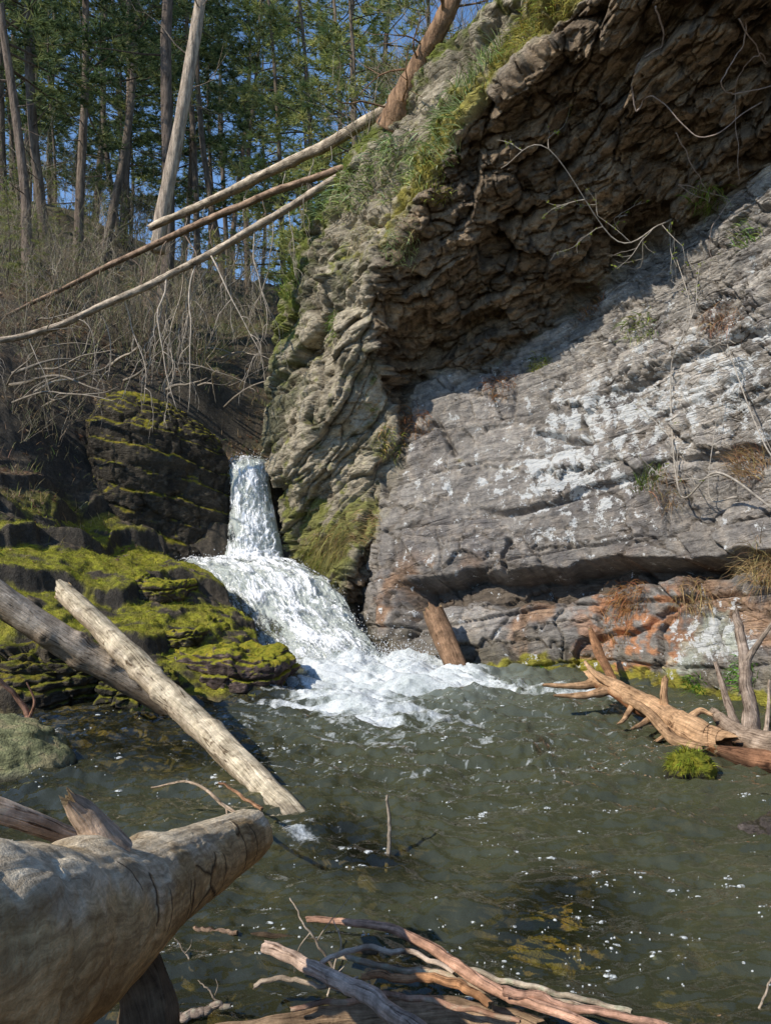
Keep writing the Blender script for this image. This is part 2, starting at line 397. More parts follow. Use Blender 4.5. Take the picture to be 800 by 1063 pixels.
def rock_mat(name, strata=(1, 1, 2.2), wet=False):
    t = NT(name); c = t.attr('Col').outputs[0]
    v = t.coord('Object'); vs = t.coord('Object', strata, (R(4), R(9), 0))
    a = t.noise(vs, 14, 6, .65); b = t.noise(v, 60, 4, .6); cr = t.n('ShaderNodeTexVoronoi', {'Vector': vs, 'Scale': 5.0}, feature='DISTANCE_TO_EDGE').outputs[0]
    sp = t.n('ShaderNodeTexVoronoi', {'Vector': v, 'Scale': 90.0}).outputs[0]
    shade = t.ramp(a, .3, .72, (.70,.69,.68), (1.22,1.20,1.17)); shade2 = t.ramp(b, .3, .7, (.78,.78,.78), (1.2,1.2,1.2))
    colr = t.mix(1, t.mix(1, c, shade, 'MULTIPLY'), shade2, 'MULTIPLY')
    h = t.math('ADD', t.math('MULTIPLY', a, 1.0), t.math('MULTIPLY', b, .35))
    h = t.math('ADD', h, t.math('MULTIPLY', sp, .12))
    nrm = t.bump(h, 1.0, .055)
    return t.done(t.bsdf(colr, .45 if wet else .85, nrm, .4 if wet else .22))
def cliff_mat():
    t = NT('cliff_rock'); c = t.attr('Col').outputs[0]; v = t.coord('Object')
    def dot(a): return t.n('ShaderNodeVectorMath', {0: v, 1: a}, operation='DOT_PRODUCT').outputs[1]
    wv = t.n('ShaderNodeVectorMath', {0: t.n('ShaderNodeTexNoise', {'Vector': v, 'Scale': 2.2, 'Detail': 4.0}).outputs[1], 1: (.5,.5,.5)}, operation='SUBTRACT').outputs[0]
    q0 = t.n('ShaderNodeCombineXYZ', {'X': dot((.6,-.8,0)), 'Y': dot((-.13,.17,1)), 'Z': dot((.8,.6,0))}).outputs[0]
    q = t.n('ShaderNodeVectorMath', {0: q0, 1: t.n('ShaderNodeVectorMath', {0: wv, 1: (.5,.14,.4)}, operation='MULTIPLY').outputs[0]}, operation='ADD').outputs[0]
    def mp(sc): return t.n('ShaderNodeMapping', {'Vector': q, 'Scale': sc}).outputs[0]
    v1 = t.n('ShaderNodeTexVoronoi', {'Vector': mp((1.3, 5.5, 1.3)), 'Scale': 1.0}, feature='DISTANCE_TO_EDGE').outputs[0]
    v2 = t.n('ShaderNodeTexVoronoi', {'Vector': mp((3.2, 17., 3.2)), 'Scale': 1.0}, feature='DISTANCE_TO_EDGE').outputs[0]
    msk = t.ramp(t.noise(v, 1.7, 3, .6), .42, .60)
    a = t.noise(mp((5, 22, 5)), 1.0, 7, .68); b = t.noise(v, 11, 7, .68); f = t.noise(v, 85, 4, .68)
    c1 = t.ramp(t.math('ADD', v1, t.math('MULTIPLY', t.ramp(t.noise(v, 2.3, 3), .42, .56), .16)), .008, .036, (.20,.18,.16), (1,1,1))
    c2 = t.ramp(t.math('ADD', v2, t.math('MULTIPLY', msk, .30)), .010, .045, (.50,.47,.45), (1,1,1))
    colr = t.mix(1, c, t.ramp(b, .30, .70, (.60,.58,.57), (1.32,1.29,1.24)), 'MULTIPLY')
    colr = t.mix(1, colr, t.ramp(a, .32, .68, (.80,.79,.79), (1.15,1.14,1.12)), 'MULTIPLY')
    colr = t.mix(1, colr, t.ramp(f, .3, .7, (.78,.78,.78), (1.18,1.18,1.17)), 'MULTIPLY')
    ck_ = t.attr('broken').outputs['Fac']; colr = t.mix(t.math('MULTIPLY', ck_, .9, True), colr, c1, 'MULTIPLY'); colr = t.mix(t.math('MULTIPLY', ck_, .7, True), colr, c2, 'MULTIPLY')
    ld = t.attr('lichen').outputs['Fac']
    ln = t.math('ADD', t.math('MULTIPLY', t.noise(v, 6.5, 7, .66, .2), 1.25), t.math('MULTIPLY', t.noise(v, 46, 4, .7), .34))
    lf = t.ramp(t.math('ADD', ln, t.math('MULTIPLY', ld, .26)), 0.965, 1.03)
    colr = t.mix(t.math('MULTIPLY', lf, .85), colr, (.68,.68,.66))
    h = t.math('ADD', t.math('ADD', t.math('MULTIPLY', a, .8), t.math('MULTIPLY', b, 1.0)), t.math('MULTIPLY', f, .22))
    h = t.math('ADD', h, t.math('ADD', t.math('MULTIPLY', t.math('MULTIPLY', t.math('MINIMUM', v1, .06), 7.0), ck_), t.math('MULTIPLY', t.math('MULTIPLY', t.math('MINIMUM', v2, .06), 4.0), ck_)))
    return t.done(t.bsdf(colr, .85, t.bump(h, 1.0, .045), .2))
M_CLIFF = cliff_mat()
LCW = np.zeros(PCW.shape[:2]); LCW[nt:, nw:] = lich_d*(1-cavm)-.6*(1-isW)
BKW = np.zeros(PCW.shape[:2])+.4; BKW[nt:, nw:] = np.clip(isW*(.22+.75*rough_up+.35*sstep(.0, .5, n1))+isC*.55+isF*.75, 0, 1)
nr, nc = PCW.shape[:2]
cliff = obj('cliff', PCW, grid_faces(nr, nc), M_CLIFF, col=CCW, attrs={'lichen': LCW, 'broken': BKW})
tag(cliff, 'tall layered grey rock cliff with dark overhang to the right of the waterfall', 'cliff', kind='structure')
# ------------------------------------------------------------------ ground: stream bed, left bank, gorge and hill as one sheet
GP = np.array([
 (0,3,-.5),(2,4,-.5),(0,6,-.7),(2,6,-.55),(-1,5,-.45),(-.3,7.8,-.8),(0,1.6,-.12),(1.5,1.5,-.25),(0,0,.12),(-2,3.5,-.25),(-2.5,5.3,-.3),(0,-3,.8),(-1.2,1.2,.05),(3,1,-.2),(4,-3,.6),
 (-3.1,6.15,-.02),(-2.4,6.45,-.02),(-1.9,6.65,-.02),(-1.15,7.35,-.03),(-.9,8.3,-.15),(-3.3,6.6,.38),(-2.9,7.4,.55),(-2.3,7.1,.3),(-1.55,7.9,.36),(-1.9,8.3,.62),(-2.9,8.5,1.0),(-4.3,8.5,1.7),(-3.4,9,1.35),
 (-2.4,9.9,1.02),(-1.3,9.9,.95),(-1.5,10.9,1.05),(-1.2,9.2,.5),(-.75,8.9,.0),(-1.8,9.3,.72),(-2.4,9.2,.95),(-2.5,11,1.3),(-.7,10.6,.9),
 (-1.95,11.75,2.45),(-2.2,11.3,1.5),(-1.6,11.3,1.3),(-2.0,13,2.7),(-2,16,4.0),(-3.6,12.3,3.1),(-3.0,12.8,3.2),(-3.2,10.5,1.2),(-2.6,10.9,1.15),(-4.0,10.1,1.6),(-5,10.3,3.2),(-5,9,2.3),(-6.6,13,5.7),(-4.8,14,5.4),(-3.2,13,3.9),(-8,9,4.4),(-8,6,3.2),(-5,5,1.2),(-4,3,.4),(-3.4,4.5,.15),(-9,2,2.5),(-4.5,7.2,1.2),
 (-3,25,8.6),(-10,25,12),(-15,15,11),(3,25,10),(10,25,14),(4,14,7.3),(6,11,7.6),(8,8,7.6),(9,3,7.6),(1.5,13.5,5.5),(-.6,14,4.3),(1.2,9.4,-.5),(3,7,-.5),(4.5,5,-.5),(6,3,-.5),(0,10.6,.2),
 (-20,40,16),(0,40,13.5),(20,40,16),(-25,0,9),(25,0,10),(0,-25,3)], float)
G_RBF = RBF(GP[:, :2], GP[:, 2], .35)
def ground_raw(x, y):
    z = G_RBF(np.stack([x, y], -1)); far = np.hypot(x, y-10)
    return np.where(far > 45, z+(np.clip(z, 4, 15)-z)*np.clip((far-45)/40, 0, 1), z)
def terrace(z, step, sharp, p, s):
    q = z/step+.5*perlin(np.stack([p[..., 0]*.8+s, p[..., 1]*.8, 0*p[..., 0]], -1)); k = np.floor(q); f = q-k
    return (k+sstep(1-sharp, 1, f)*.94+.06*f)*step
FALL_L = np.array([(247,477,12.0),(241,484,11.5),(239,500,11.3),(237,530,11.15),(234,560,11.08),(230,580,11.02),(180,585,11.0),(182,588,10.5),(204,602,10.1),(216,627,9.75),(230,651,9.5),(252,675,9.15),(276,698,8.8),(282,716,8.5)], float)
FALL_R = np.array([(276,478,12.0),(279,486,11.5),(284,505,11.35),(290,535,11.2),(294,560,11.1),(297,580,11.04),(312,585,11.0),(322,590,10.5),(350,606,10.15),(364,628,9.85),(376,648,9.6),(390,668,9.3),(406,690,8.9),(420,712,8.5)], float)
def ground_z(x, y, detail=True):
    x = np.asarray(x, float); y = np.asarray(y, float); z = ground_raw(x, y)
    p = np.stack([x, y, 0*x], -1)
    n = .07*fbm(p*1.1, 4)+.02*fbm(p*5, 3)
    bank = sstep(-.55, -1.1, x)*sstep(5.2, 6.2, y)*sstep(13.2, 12.2, y)*sstep(-7, -5.5, x)
    big = .22*fbm(p*np.array([.55, .9, 1])+4, 3)
    zz = z+n*1.3+big+.10*x
    t1 = terrace(zz, .34, .16, p, 3.3); t2 = terrace(zz+.5*n, .11, .3, p*1.7, 8.1); wgt = sstep(-.3, .3, perlin(p*.9+31))
    zt = t1*(.25+.45*wgt)+t2*(.45-.25*wgt)+zz*.3-.10*x-big*.8+.016*fbm(p*7, 4)+.03*fbm(p*2.7+3, 3)
    bank = bank*sstep(2.6, 1.7, z)
    z2 = z+n*(1+sstep(13, 20, y)*2)
    bed = sstep(.1, -.15, z); cb = facets(np.stack([x*3.2, y*3.2, 0*x], -1)+.2*fbm(p*3, 2)[..., None], 8); z2 = z2+bed*(.04*ridged(p*2.0, 3)+.12*cb[0]*sstep(0, .35, cb[2]))
    z3 = z2+(zt-z2)*bank*sstep(-.12, .05, z)
    # the rock under the two cascades stays below the water that runs over it
    L, Rr = at(*FALL_L.T), at(*FALL_R.T); yy = (L[:, 1]+Rr[:, 1])/2
    zl = np.interp(y, yy[::-1], ((L[:, 2]+Rr[:, 2])/2)[::-1]); xl = np.interp(y, yy[::-1], L[::-1, 0]); xr = np.interp(y, yy[::-1], Rr[::-1, 0])
    inside = sstep(xl-.16, xl-.02, x)*sstep(xr+.35, xr+.1, x)*(y > 8.35)*(y < 12.3)
    low = np.minimum(z3, zl-.10-.05*np.abs(fbm(p*4, 3)))
    return z3+(low-z3)*inside
gx = np.concatenate([-np.geomspace(9, 400, 40)[::-1], np.linspace(-8.8, -5.6, 60), np.linspace(-5.58, 0.4, 400), np.linspace(.44, 8, 90), np.geomspace(8.2, 400, 40)])
gy = np.concatenate([-np.geomspace(1, 300, 26)[::-1], np.linspace(-.9, 5, 90), np.linspace(5.02, 13, 520), np.linspace(13.05, 32, 130), np.geomspace(32.5, 600, 36)])
GX, GY = np.meshgrid(gx, gy); GZ = ground_z(GX, GY)
PG = np.stack([GX, GY, GZ], -1); NG = normals(PG); NG *= np.sign(NG[..., 2])[..., None]
def hit_ground(px, py, d0=2.0, d1=60):
    dd = np.linspace(d0, d1, 900); p = at(px+0*dd, py+0*dd, dd); g = ground_raw(p[:, 0], p[:, 1])
    k = np.argmax(p[:, 2] < g); d = dd[k] if p[k, 2] < g[k] else d1
    q = at(px, py, d); q[2] = float(ground_z(q[0], q[1])); return q
m1 = fbm(PG*.9, 4); m2 = fbm(PG*3.3+5, 4); m3 = fbm(PG*11+9, 4)
gc = np.empty(PG.shape); gc[:] = (.070,.058,.045)
gc = mixc(gc, (.045,.040,.036), .5+m2)
litter = sstep(.5,.85,NG[...,2]); gc = mixc(gc, (.13,.085,.055), litter*sstep(-.2,.3,m2+.5*m1))
gc = mixc(gc, (.20,.15,.10), litter*sstep(.15,.45,m3)*.6)
bankm = sstep(-.3,-.9,GX)*sstep(5,6,GY)*sstep(11.5,10.2,GY)*sstep(-5.6,-4.0,GX)
moss = np.clip(sstep(.35,.75,NG[...,2]+.25*m2)*bankm*sstep(-.25,.12,m2+.6*m1+.25)*sstep(2.3,1.4,GZ)*sstep(-.02,.06,GZ), 0, 1)
gc = mixc(gc, (.26,.255,.024), moss*(.65+.35*sstep(-.3,.3,m3)))
gc = mixc(gc, (.30,.26,.04), moss*sstep(.1,.5,m2)*.5)
far = sstep(12.5,15,GY); gc = mixc(gc, (.10,.085,.05), far*.7*sstep(-.3,.3,m2)); gc = mixc(gc, (.09,.11,.035), far*sstep(.1,.4,m1+.4*m3)*.7)
bedm = sstep(.03,-.06,GZ)*sstep(12,11,GY); cb = facets(np.stack([GX*3.2, GY*3.2, 0*GX], -1)+.2*fbm(PG*np.array([1,1,0])*3, 2)[..., None], 8); gc = mixc(gc, (.17,.135,.055), bedm); gc = mixc(gc, (.34,.27,.12), bedm*sstep(.45,.9,cb[0])); gc = mixc(gc, (.09,.08,.035), bedm*sstep(.1,.5,m2+.5*m3))
gc = np.clip(gc*1.35*(1+.25*m3)[..., None], .008, .6)
def ground_mat():
    t = NT('ground_soil_and_moss'); c = t.attr('Col').outputs[0]; v = t.coord('Object')
    a = t.noise(v, 22, 6, .65); b = t.noise(v, 90, 4, .6)
    colr = t.mix(1, t.mix(1, c, t.ramp(a,.3,.72,(.55,.55,.55),(1.35,1.32,1.25)), 'MULTIPLY'), t.ramp(b,.3,.7,(.7,.7,.7),(1.25,1.25,1.2)), 'MULTIPLY')
    h = t.math('ADD', a, t.math('MULTIPLY', b, .5))
    return t.done(t.bsdf(colr, .8, t.bump(h, 1.0, .05), .25))
ground = obj('ground', PG, grid_faces(*GX.shape), ground_mat(), col=gc)
tag(ground, 'terraced rocky bank and wooded hillside beside the pool', 'ground', kind='structure')
# ------------------------------------------------------------------ pool
wx = np.concatenate([np.linspace(-9, -4.02, 60), np.linspace(-4, 4.2, 560), np.linspace(4.25, 9, 60)])
wy = np.concatenate([np.linspace(-4, .9, 40), np.geomspace(.92, 5.5, 380), np.linspace(5.51, 9.6, 300), np.linspace(9.65, 10.6, 20)])
WX, WY = np.meshgrid(wx, wy)
FX, FY = -.35, 8.45
r = np.hypot(WX-FX, (WY-FY)); th = np.arctan2(WX-FX, -(WY-FY))
p = np.stack([WX, WY, 0*WX], -1)
q = np.stack([WX*1.0+.25*fbm(p*.8, 2), WY*1.5+.2*fbm(p*.9+7, 2), 0*WX+.3], -1)
amp = .075+.020*np.exp(-(r/1.5)**2)+.016*np.exp(-(r/3.2)**2)
wav = 1.0*perlin(q*np.array([1.7, 3.0, 1]))+.62*perlin(q*np.array([3.4, 6.0, 1])+5)+.34*(1-2*np.abs(perlin(q*np.array([5.5, 9.5, 1])+9)))+.22*perlin(q*np.array([11., 17, 1])+2)+.08*perlin(q*np.array([24., 32, 1])+2)
ring = np.sin(r*11+3.0*fbm(p*1.1+3, 3))*.30*np.exp(-r/3.0)
amp = amp*(.62+.38*sstep(3.0, 5.5, WY)); WZ = amp*(wav+ring)
boil = np.exp(-(((WX+.35)/1.0)**2+((WY-8.35)/.75)**2)**1.0)
WZ += boil*(.05+.07*np.abs(fbm(p*2.4+1, 2))+.006*fbm(p*9, 2))
# foam: dense by the fall, torn into streaks that drift right along the rock and towards the camera
e1 = np.hypot((WX-.05)/1.15, (WY-8.35)/1.0); e2 = np.hypot((WX-.55)/1.35, (WY-7.75+.25*(WX-.5))/.62); e3 = np.hypot((WX+.35)/1.15, (WY-6.9)/.95)
dens = np.clip(1.25-e1, 0, 1)*1.6+np.clip(1.15-e2, 0, 1)*1.1+np.clip(1.15-e3, 0, 1)*1.1
e4 = np.hypot((WX-.25)/1.5, (WY-5.9)/1.1); e5 = np.hypot((WX-1.9)/1.0, (WY-7.1)/.5); e6 = np.hypot((WX+.45)/.32, (WY-3.85)/.22); e7 = np.hypot((WX-.05)/1.0, (WY-4.4)/.9)
dens = dens+np.clip(1-e4, 0, 1)*.72+np.clip(1-e5, 0, 1)*.8+np.clip(1-e6, 0, 1)*.9+np.clip(1-e7,0,1)*.22
sw = np.stack([WX*1.0+.5*fbm(p*.9+2, 2), (WY+.18*WX)*2.2+.5*fbm(p*1.1+12, 2), 0*WX], -1)
st = .55*fbm(sw*2.0, 4)+.45*(1-2.2*np.abs(fbm(sw*1.7+8, 3)))*.6+.25*fbm(p*14, 3)
foam = sstep(.42, 1.0, dens+.62*st-.05)
lace = sstep(.78, .98, 1-np.abs(fbm(sw*2.6+3, 3))*2.2)*sstep(.10, .5, dens)*.75
foam = np.clip(np.maximum(foam, lace*sstep(-.2, .2, fbm(p*9, 3))), 0, 1)
foam = np.maximum(foam, .55*sstep(.40, .55, fbm(p*np.array([5, 8, 1])+40, 3))*sstep(.05, .3, dens))
foam = np.maximum(foam, sstep(.30,1.0,boil+.45*st))
foam = np.maximum(foam, .5*sstep(.80,.95,1-np.abs(fbm(sw*3.4+33, 3))*2.6)*sstep(.05,.35,np.exp(-np.hypot((WX-.4)/1.5,(WY-5.9)/1.3)**2)+.15*st))
WZ += .004*foam*(fbm(p*18, 2))
def water_mat():
    t = NT('pool_water'); v = t.coord('Object'); v2 = t.coord('Object', (1, 1.5, 1))
    b1 = t.noise(v2, 12, 2, .5, .2); b2 = t.noise(v2, 30, 2, .5)
    nrm = t.bump(t.math('ADD', b1, t.math('MULTIPLY', b2, .3)), .28, .03)
    fr = t.n('ShaderNodeFresnel', {'IOR': 1.52, 'Normal': nrm}).outputs[0]
    gl = t.n('ShaderNodeBsdfGlossy', {'Color': (1, 1, 1), 'Roughness': .025, 'Normal': nrm}).outputs[0]
    tr = t.n('ShaderNodeBsdfTransparent', {'Color': (.80, .77, .55)}).outputs[0]
    murk = t.n('ShaderNodeBsdfDiffuse', {'Color': t.mix(t.attr('air').outputs['Fac'], (.078, .082, .044), (.40, .45, .41)), 'Normal': nrm}).outputs[0]
    body = t.n('ShaderNodeMixShader', {0: t.attr('murk').outputs['Fac'], 1: tr, 2: murk}).outputs[0]
    wat = t.n('ShaderNodeMixShader', {0: t.math('MULTIPLY', fr, 1.0, True), 1: body, 2: gl}).outputs[0]
    f = t.attr('foam').outputs['Fac']; fn = t.noise(v, 55, 4, .7)
    ff = t.ramp(t.math('ADD', f, t.math('MULTIPLY', t.math('SUBTRACT', fn, .5), 1.1)), .30, 1.0)
    fcol = t.mix(1, t.ramp(t.attr('streak').outputs['Fac'], .15, .75, (.40,.44,.42), (.74,.755,.75)), t.ramp(fn, .3, .7, (.80,.82,.82), (1.08,1.08,1.07)), 'MULTIPLY')
    fb = t.n('ShaderNodeBsdfDiffuse', {'Color': fcol, 'Normal': t.bump(fn, .45, .03)}).outputs[0]
    return t.done(t.n('ShaderNodeMixShader', {0: ff, 1: wat, 2: fb}).outputs[0])
depthw = -ground_raw(WX, WY)
murk = np.clip(.12+.62*sstep(.12, .65, depthw+.10*fbm(p*.8, 3))+.25*np.exp(-r/1.6), 0, .74)
for (ax, ay, ar) in ((.74,3.1,.30),(.58,2.82,.26),(-.12,3.6,.22),(.0,3.45,.25),(-.25,3.85,.25),(-2.0,5.6,.7),(-1.4,5.2,.5)): murk = murk*(1-.75*np.exp(-((WX-ax)**2+(WY-ay)**2)/ar**2))
water = obj('water', np.stack([WX, WY, WZ], -1), grid_faces(*WX.shape), water_mat(), attrs={'foam': foam, 'murk': murk, 'air': np.clip(.95*np.exp(-(np.hypot((WX-.1)/1.15,(WY-8.2)/.95))**2)*1.0+.16*np.exp(-np.hypot((WX-.2)/1.9,(WY-7.2)/1.5)**2)*np.clip(.6+.9*st,0,1.4), 0, .9), 'streak': np.clip(.5+.55*st+.25*boil, 0, 1)})
tag(water, 'rippled dark green plunge pool with white foam under the waterfall', 'water', kind='structure')

# ------------------------------------------------------------------ waterfall in two drops
def fall_mat():
    t = NT('white_falling_water'); uv = t.attr('flow')
    v = t.coord('Object'); c = t.n('ShaderNodeCombineXYZ', {'X': t.math('MULTIPLY', t.attr('across').outputs['Fac'], 1.0), 'Y': t.attr('flow').outputs['Fac'], 'Z': 0.0}).outputs[0]
    mp = t.n('ShaderNodeMapping', {'Vector': c, 'Scale': (17, 4.2, 1)}).outputs[0]
    s1 = t.noise(mp, 1.6, 6, .68, .9); s2 = t.noise(v, 38, 4, .7)
    h = t.math('ADD', s1, t.math('MULTIPLY', s2, .6))
    nrm = t.bump(h, .35, .05)
    colr = t.ramp(t.math('ADD', t.math('MULTIPLY', s1, .6), t.math('MULTIPLY', s2, .4)), .34, .54, (.76, .79, .81), (.98, .98, .98))
    d = t.bsdf(colr, .35, nrm, .5)
    tl = t.n('ShaderNodeBsdfTranslucent', {'Color': (.93, .94, .95)}).outputs[0]
    white = t.n('ShaderNodeMixShader', {0: .15, 1: d, 2: tl}).outputs[0]
    gl = t.n('ShaderNodeBsdfGlossy', {'Color': (.8, .8, .8), 'Roughness': .12, 'Normal': nrm}).outputs[0]
    tr = t.n('ShaderNodeBsdfTransparent', {'Color': (.72, .74, .70)}).outputs[0]
    film = t.n('ShaderNodeMixShader', {0: .05, 1: tr, 2: gl}).outputs[0]
    a = t.ramp(t.math('ADD', t.attr('cover').outputs['Fac'], t.math('MULTIPLY', t.math('SUBTRACT', h, .8), 1.5)), .30, .62)
    return t.done(t.n('ShaderNodeMixShader', {0: a, 1: film, 2: white}).outputs[0])
M_FALL = fall_mat()
fall = empty('waterfall', (-1.4, 10.0, 0), label='white two-step waterfall pouring down the rock gap into the pool', cat='waterfall')
def fall_sheet(name, Lp, Rp, ns, ntt, bulge, amp, cover_fn, seed, st_lift=0.0):
    Lw = at(*np.array(Lp, float).T); Rw = at(*np.array(Rp, float).T)
    a = spline(Lw, ntt); b = spline(Rw, ntt); s = np.linspace(0, 1, ns)
    P = a[:, None]+(b-a)[:, None]*s[None, :, None]
    n = normals(P); n *= np.sign(-n[..., 1:2]+.3*n[..., 2:3]); n = n+1e-9
    ln = np.concatenate([[0], np.cumsum(np.linalg.norm(np.diff((a+b)/2, axis=0), axis=1))])
    wid = np.linalg.norm(b-a, axis=1)[:, None]
    SX = (s[None]-.5)*wid; FL = np.repeat(ln[:, None], ns, 1)
    fq = np.stack([SX*1.0+seed, FL, 0*SX], -1)
    edge = np.sin(np.pi*np.clip(s, 0, 1))[None]**.5+.25*(fbm(fq*np.array([2, 3, 1])+50, 2))*(1-np.sin(np.pi*s)[None])
    wq = fq+np.stack([.06*fbm(fq*4+3, 3), .16*fbm(fq*3+7, 3), 0*SX], -1); st1 = fbm(wq*np.array([4.5, 2.2, 1]), 4); st2 = ridged(wq*np.array([9, 4.5, 1]), 4)-.6; st3 = fbm(wq*np.array([22, 13, 1]), 3)
    rise = (.25+.75*sstep(0, .3, FL/ln[-1]))
    dsp = (bulge*edge-.12*(1-edge))*rise+amp*(.50*st1+.26*st2+.10*st3)
    P = P+n*dsp[..., None]
    lift = st_lift; P = P+n*lift; cov = cover_fn(np.broadcast_to(s[None], SX.shape), FL/ln[-1])+.48*st1+.22*st2-.7*(1-edge)
    o = obj(name, P-np.array(fall.location), grid_faces(ntt, ns), M_FALL, fall, attrs={'across': SX+seed, 'flow': FL, 'cover': np.clip(cov, 0, 1.3)})
    return P, n
PU, NU = fall_sheet('upper_cascade',
    [(240,479,12.0),(236,485,11.5),(239,500,11.3),(237,530,11.15),(234,560,11.05),(230,580,10.95),(222,594,10.7)],
    [(281,479,12.0),(281,486,11.5),(281,505,11.35),(286,535,11.2),(291,560,11.1),(296,580,11.0),(307,594,10.7)], 170, 300, .10, .075, lambda s, t: 1.0-.5*np.exp(-(t/.10)**2)+.15*t, 2.0)
PL, NL = fall_sheet('lower_cascade',
    [(180,583,11.0),(182,587,10.5),(204,601,10.1),(216,626,9.75),(230,650,9.5),(252,674,9.15),(276,697,8.8),(282,716,8.5)],
    [(312,584,11.0),(322,590,10.5),(350,606,10.15),(364,628,9.85),(376,648,9.6),(390,668,9.3),(406,690,8.9),(420,712,8.5)], 330, 380, .08, .085,
    lambda s, t: .98-.76*np.exp(-((s-.27)/.19)**2-((t-.62)/.18)**2)-.15*np.exp(-((t-.14)/.08)**2)-.3*np.exp(-((s-.02)/.12)**2-((t-.3)/.3)**2)+.25*np.exp(-((s-.65)/.3)**2), 9.0)
UL = [(240,479,12.0),(236,485,11.5),(239,500,11.3),(237,530,11.15),(234,560,11.05),(230,580,10.95),(222,594,10.7)]; UR = [(281,479,12.0),(281,486,11.5),(281,505,11.35),(286,535,11.2),(291,560,11.1),(296,580,11.0),(307,594,10.7)]
fall_sheet('upper_veil', UL, UR, 170, 300, .10, .085, lambda s, t: .34+.2*t-.3*np.exp(-(t/.12)**2), 22.0, .05)
fall_sheet('lower_veil', FALL_L[6:], FALL_R[6:], 300, 360, .08, .09, lambda s, t: .38-.3*np.exp(-((s-.27)/.19)**2-((t-.62)/.18)**2), 29.0, .06)
rng = np.random.RandomState(4)
oct_v = np.array([(1,0,0),(-1,0,0),(0,1,0),(0,-1,0),(0,0,1),(0,0,-1)], float); oct_f = np.array([(0,2,4),(2,1,4),(1,3,4),(3,0,4),(2,0,5),(1,2,5),(3,1,5),(0,3,5)])
def blobs(C, size):
    n = len(C); V = C[:, None]+oct_v[None]*size[:, None, :]; return V.reshape(-1, 3), (oct_f[None]+6*np.arange(n)[:, None, None]).reshape(-1, 3)
def spray_pts(P, N, n, reach):
    a = rng.randint(0, P.shape[0], n); b = rng.randint(2, P.shape[1]-2, n)
    return P[a, b]+N[a, b]*(rng.exponential(reach, n))[:, None]+rng.normal(0, .02, (n, 3))
C1 = spray_pts(PU, NU, 1500, .03); C2 = spray_pts(PL, NL, 3600, .03)
an = rng.uniform(0, 2*np.pi, 2600); rr = rng.uniform(0, 1, 2600)**.6
C3 = np.stack([-.35+1.0*rr*np.cos(an), 8.5+.55*rr*np.sin(an), .08+rng.exponential(.09, 2600)], -1)
Cs = np.concatenate([C1, C2, C3]); sz = rng.uniform(.0018, .0058, len(Cs))[:, None]*np.array([1, 1, 1.7])
V, F = blobs(Cs, sz)
t = NT('spray_white'); M_SPRAY = t.done(t.bsdf((.85, .87, .88), .2, None, .5))
sp = obj('spray', V-np.array(fall.location), F, M_SPRAY, fall); sp['kind'] = 'stuff'
# bubbles and flecks of foam drifting on the pool
n = 1500; fy = 2.2+5.2*rng.uniform(0, 1, n)**1.2; fx = fy*rng.uniform(-.5, .52, n)
clump = 1.2*fbm(np.stack([fx*1.0, fy*1.6, 0*fx], -1)+3, 3)+.12*(fx > .3)*(fy < 4); keep = clump+rng.normal(0, .12, n) > .10; fx, fy = fx[keep], fy[keep]; n = len(fx)
rad = .0025+.015*rng.uniform(0, 1, n)**5*np.clip(fy/4, .5, 1.2)
mb = MB(); ang = np.arange(9)/9*2*np.pi
for i in range(n):
    ks = 1+int(rng.uniform() < .5)*rng.randint(1, 4)
    for j in range(ks):
        cxx = fx[i]+(rng.normal(0, .022) if j else 0); cyy = fy[i]+(rng.normal(0, .016) if j else 0); rj = rad[i]*(1 if j == 0 else rng.uniform(.3, .8))
        rw = rj*(1+.25*rng.normal(0, 1, 9)*.6)
        zz = np.interp(cyy, wy, np.arange(len(wy))); iz = int(round(zz)); ix = int(round(np.interp(cxx, wx, np.arange(len(wx))))); base = WZ[iz, ix]
        V = np.concatenate([np.stack([cxx+1.6*rw*np.cos(ang), cyy+rw*np.sin(ang), 0*ang+base-.002], -1), np.stack([cxx+1.1*rw*np.cos(ang), cyy+.6*rw*np.sin(ang), 0*ang+base+.003], -1), [[cxx, cyy, base+.004]]])
        i0 = np.arange(9); j0 = (i0+1) % 9
        mb.add(V, np.stack([i0, j0, j0+9, i0+9], -1), np.stack([i0+9, j0+9, np.full(9, 18)], -1))
t = NT('foam_flecks'); ftr = t.n('ShaderNodeBsdfTransparent', {'Color': (1, 1, 1)}).outputs[0]; fdi = t.n('ShaderNodeBsdfDiffuse', {'Color': (.58, .60, .58)}).outputs[0]
M_FLECK = t.done(t.n('ShaderNodeMixShader', {0: t.ramp(t.noise(t.coord('Object'), 60, 3, .6), .38, .58), 1: ftr, 2: fdi}).outputs[0])
o = mb.build('foam_flecks', M_FLECK); tag(o, 'small white flecks of foam and bubbles drifting on the dark pool', 'foam', kind='stuff')
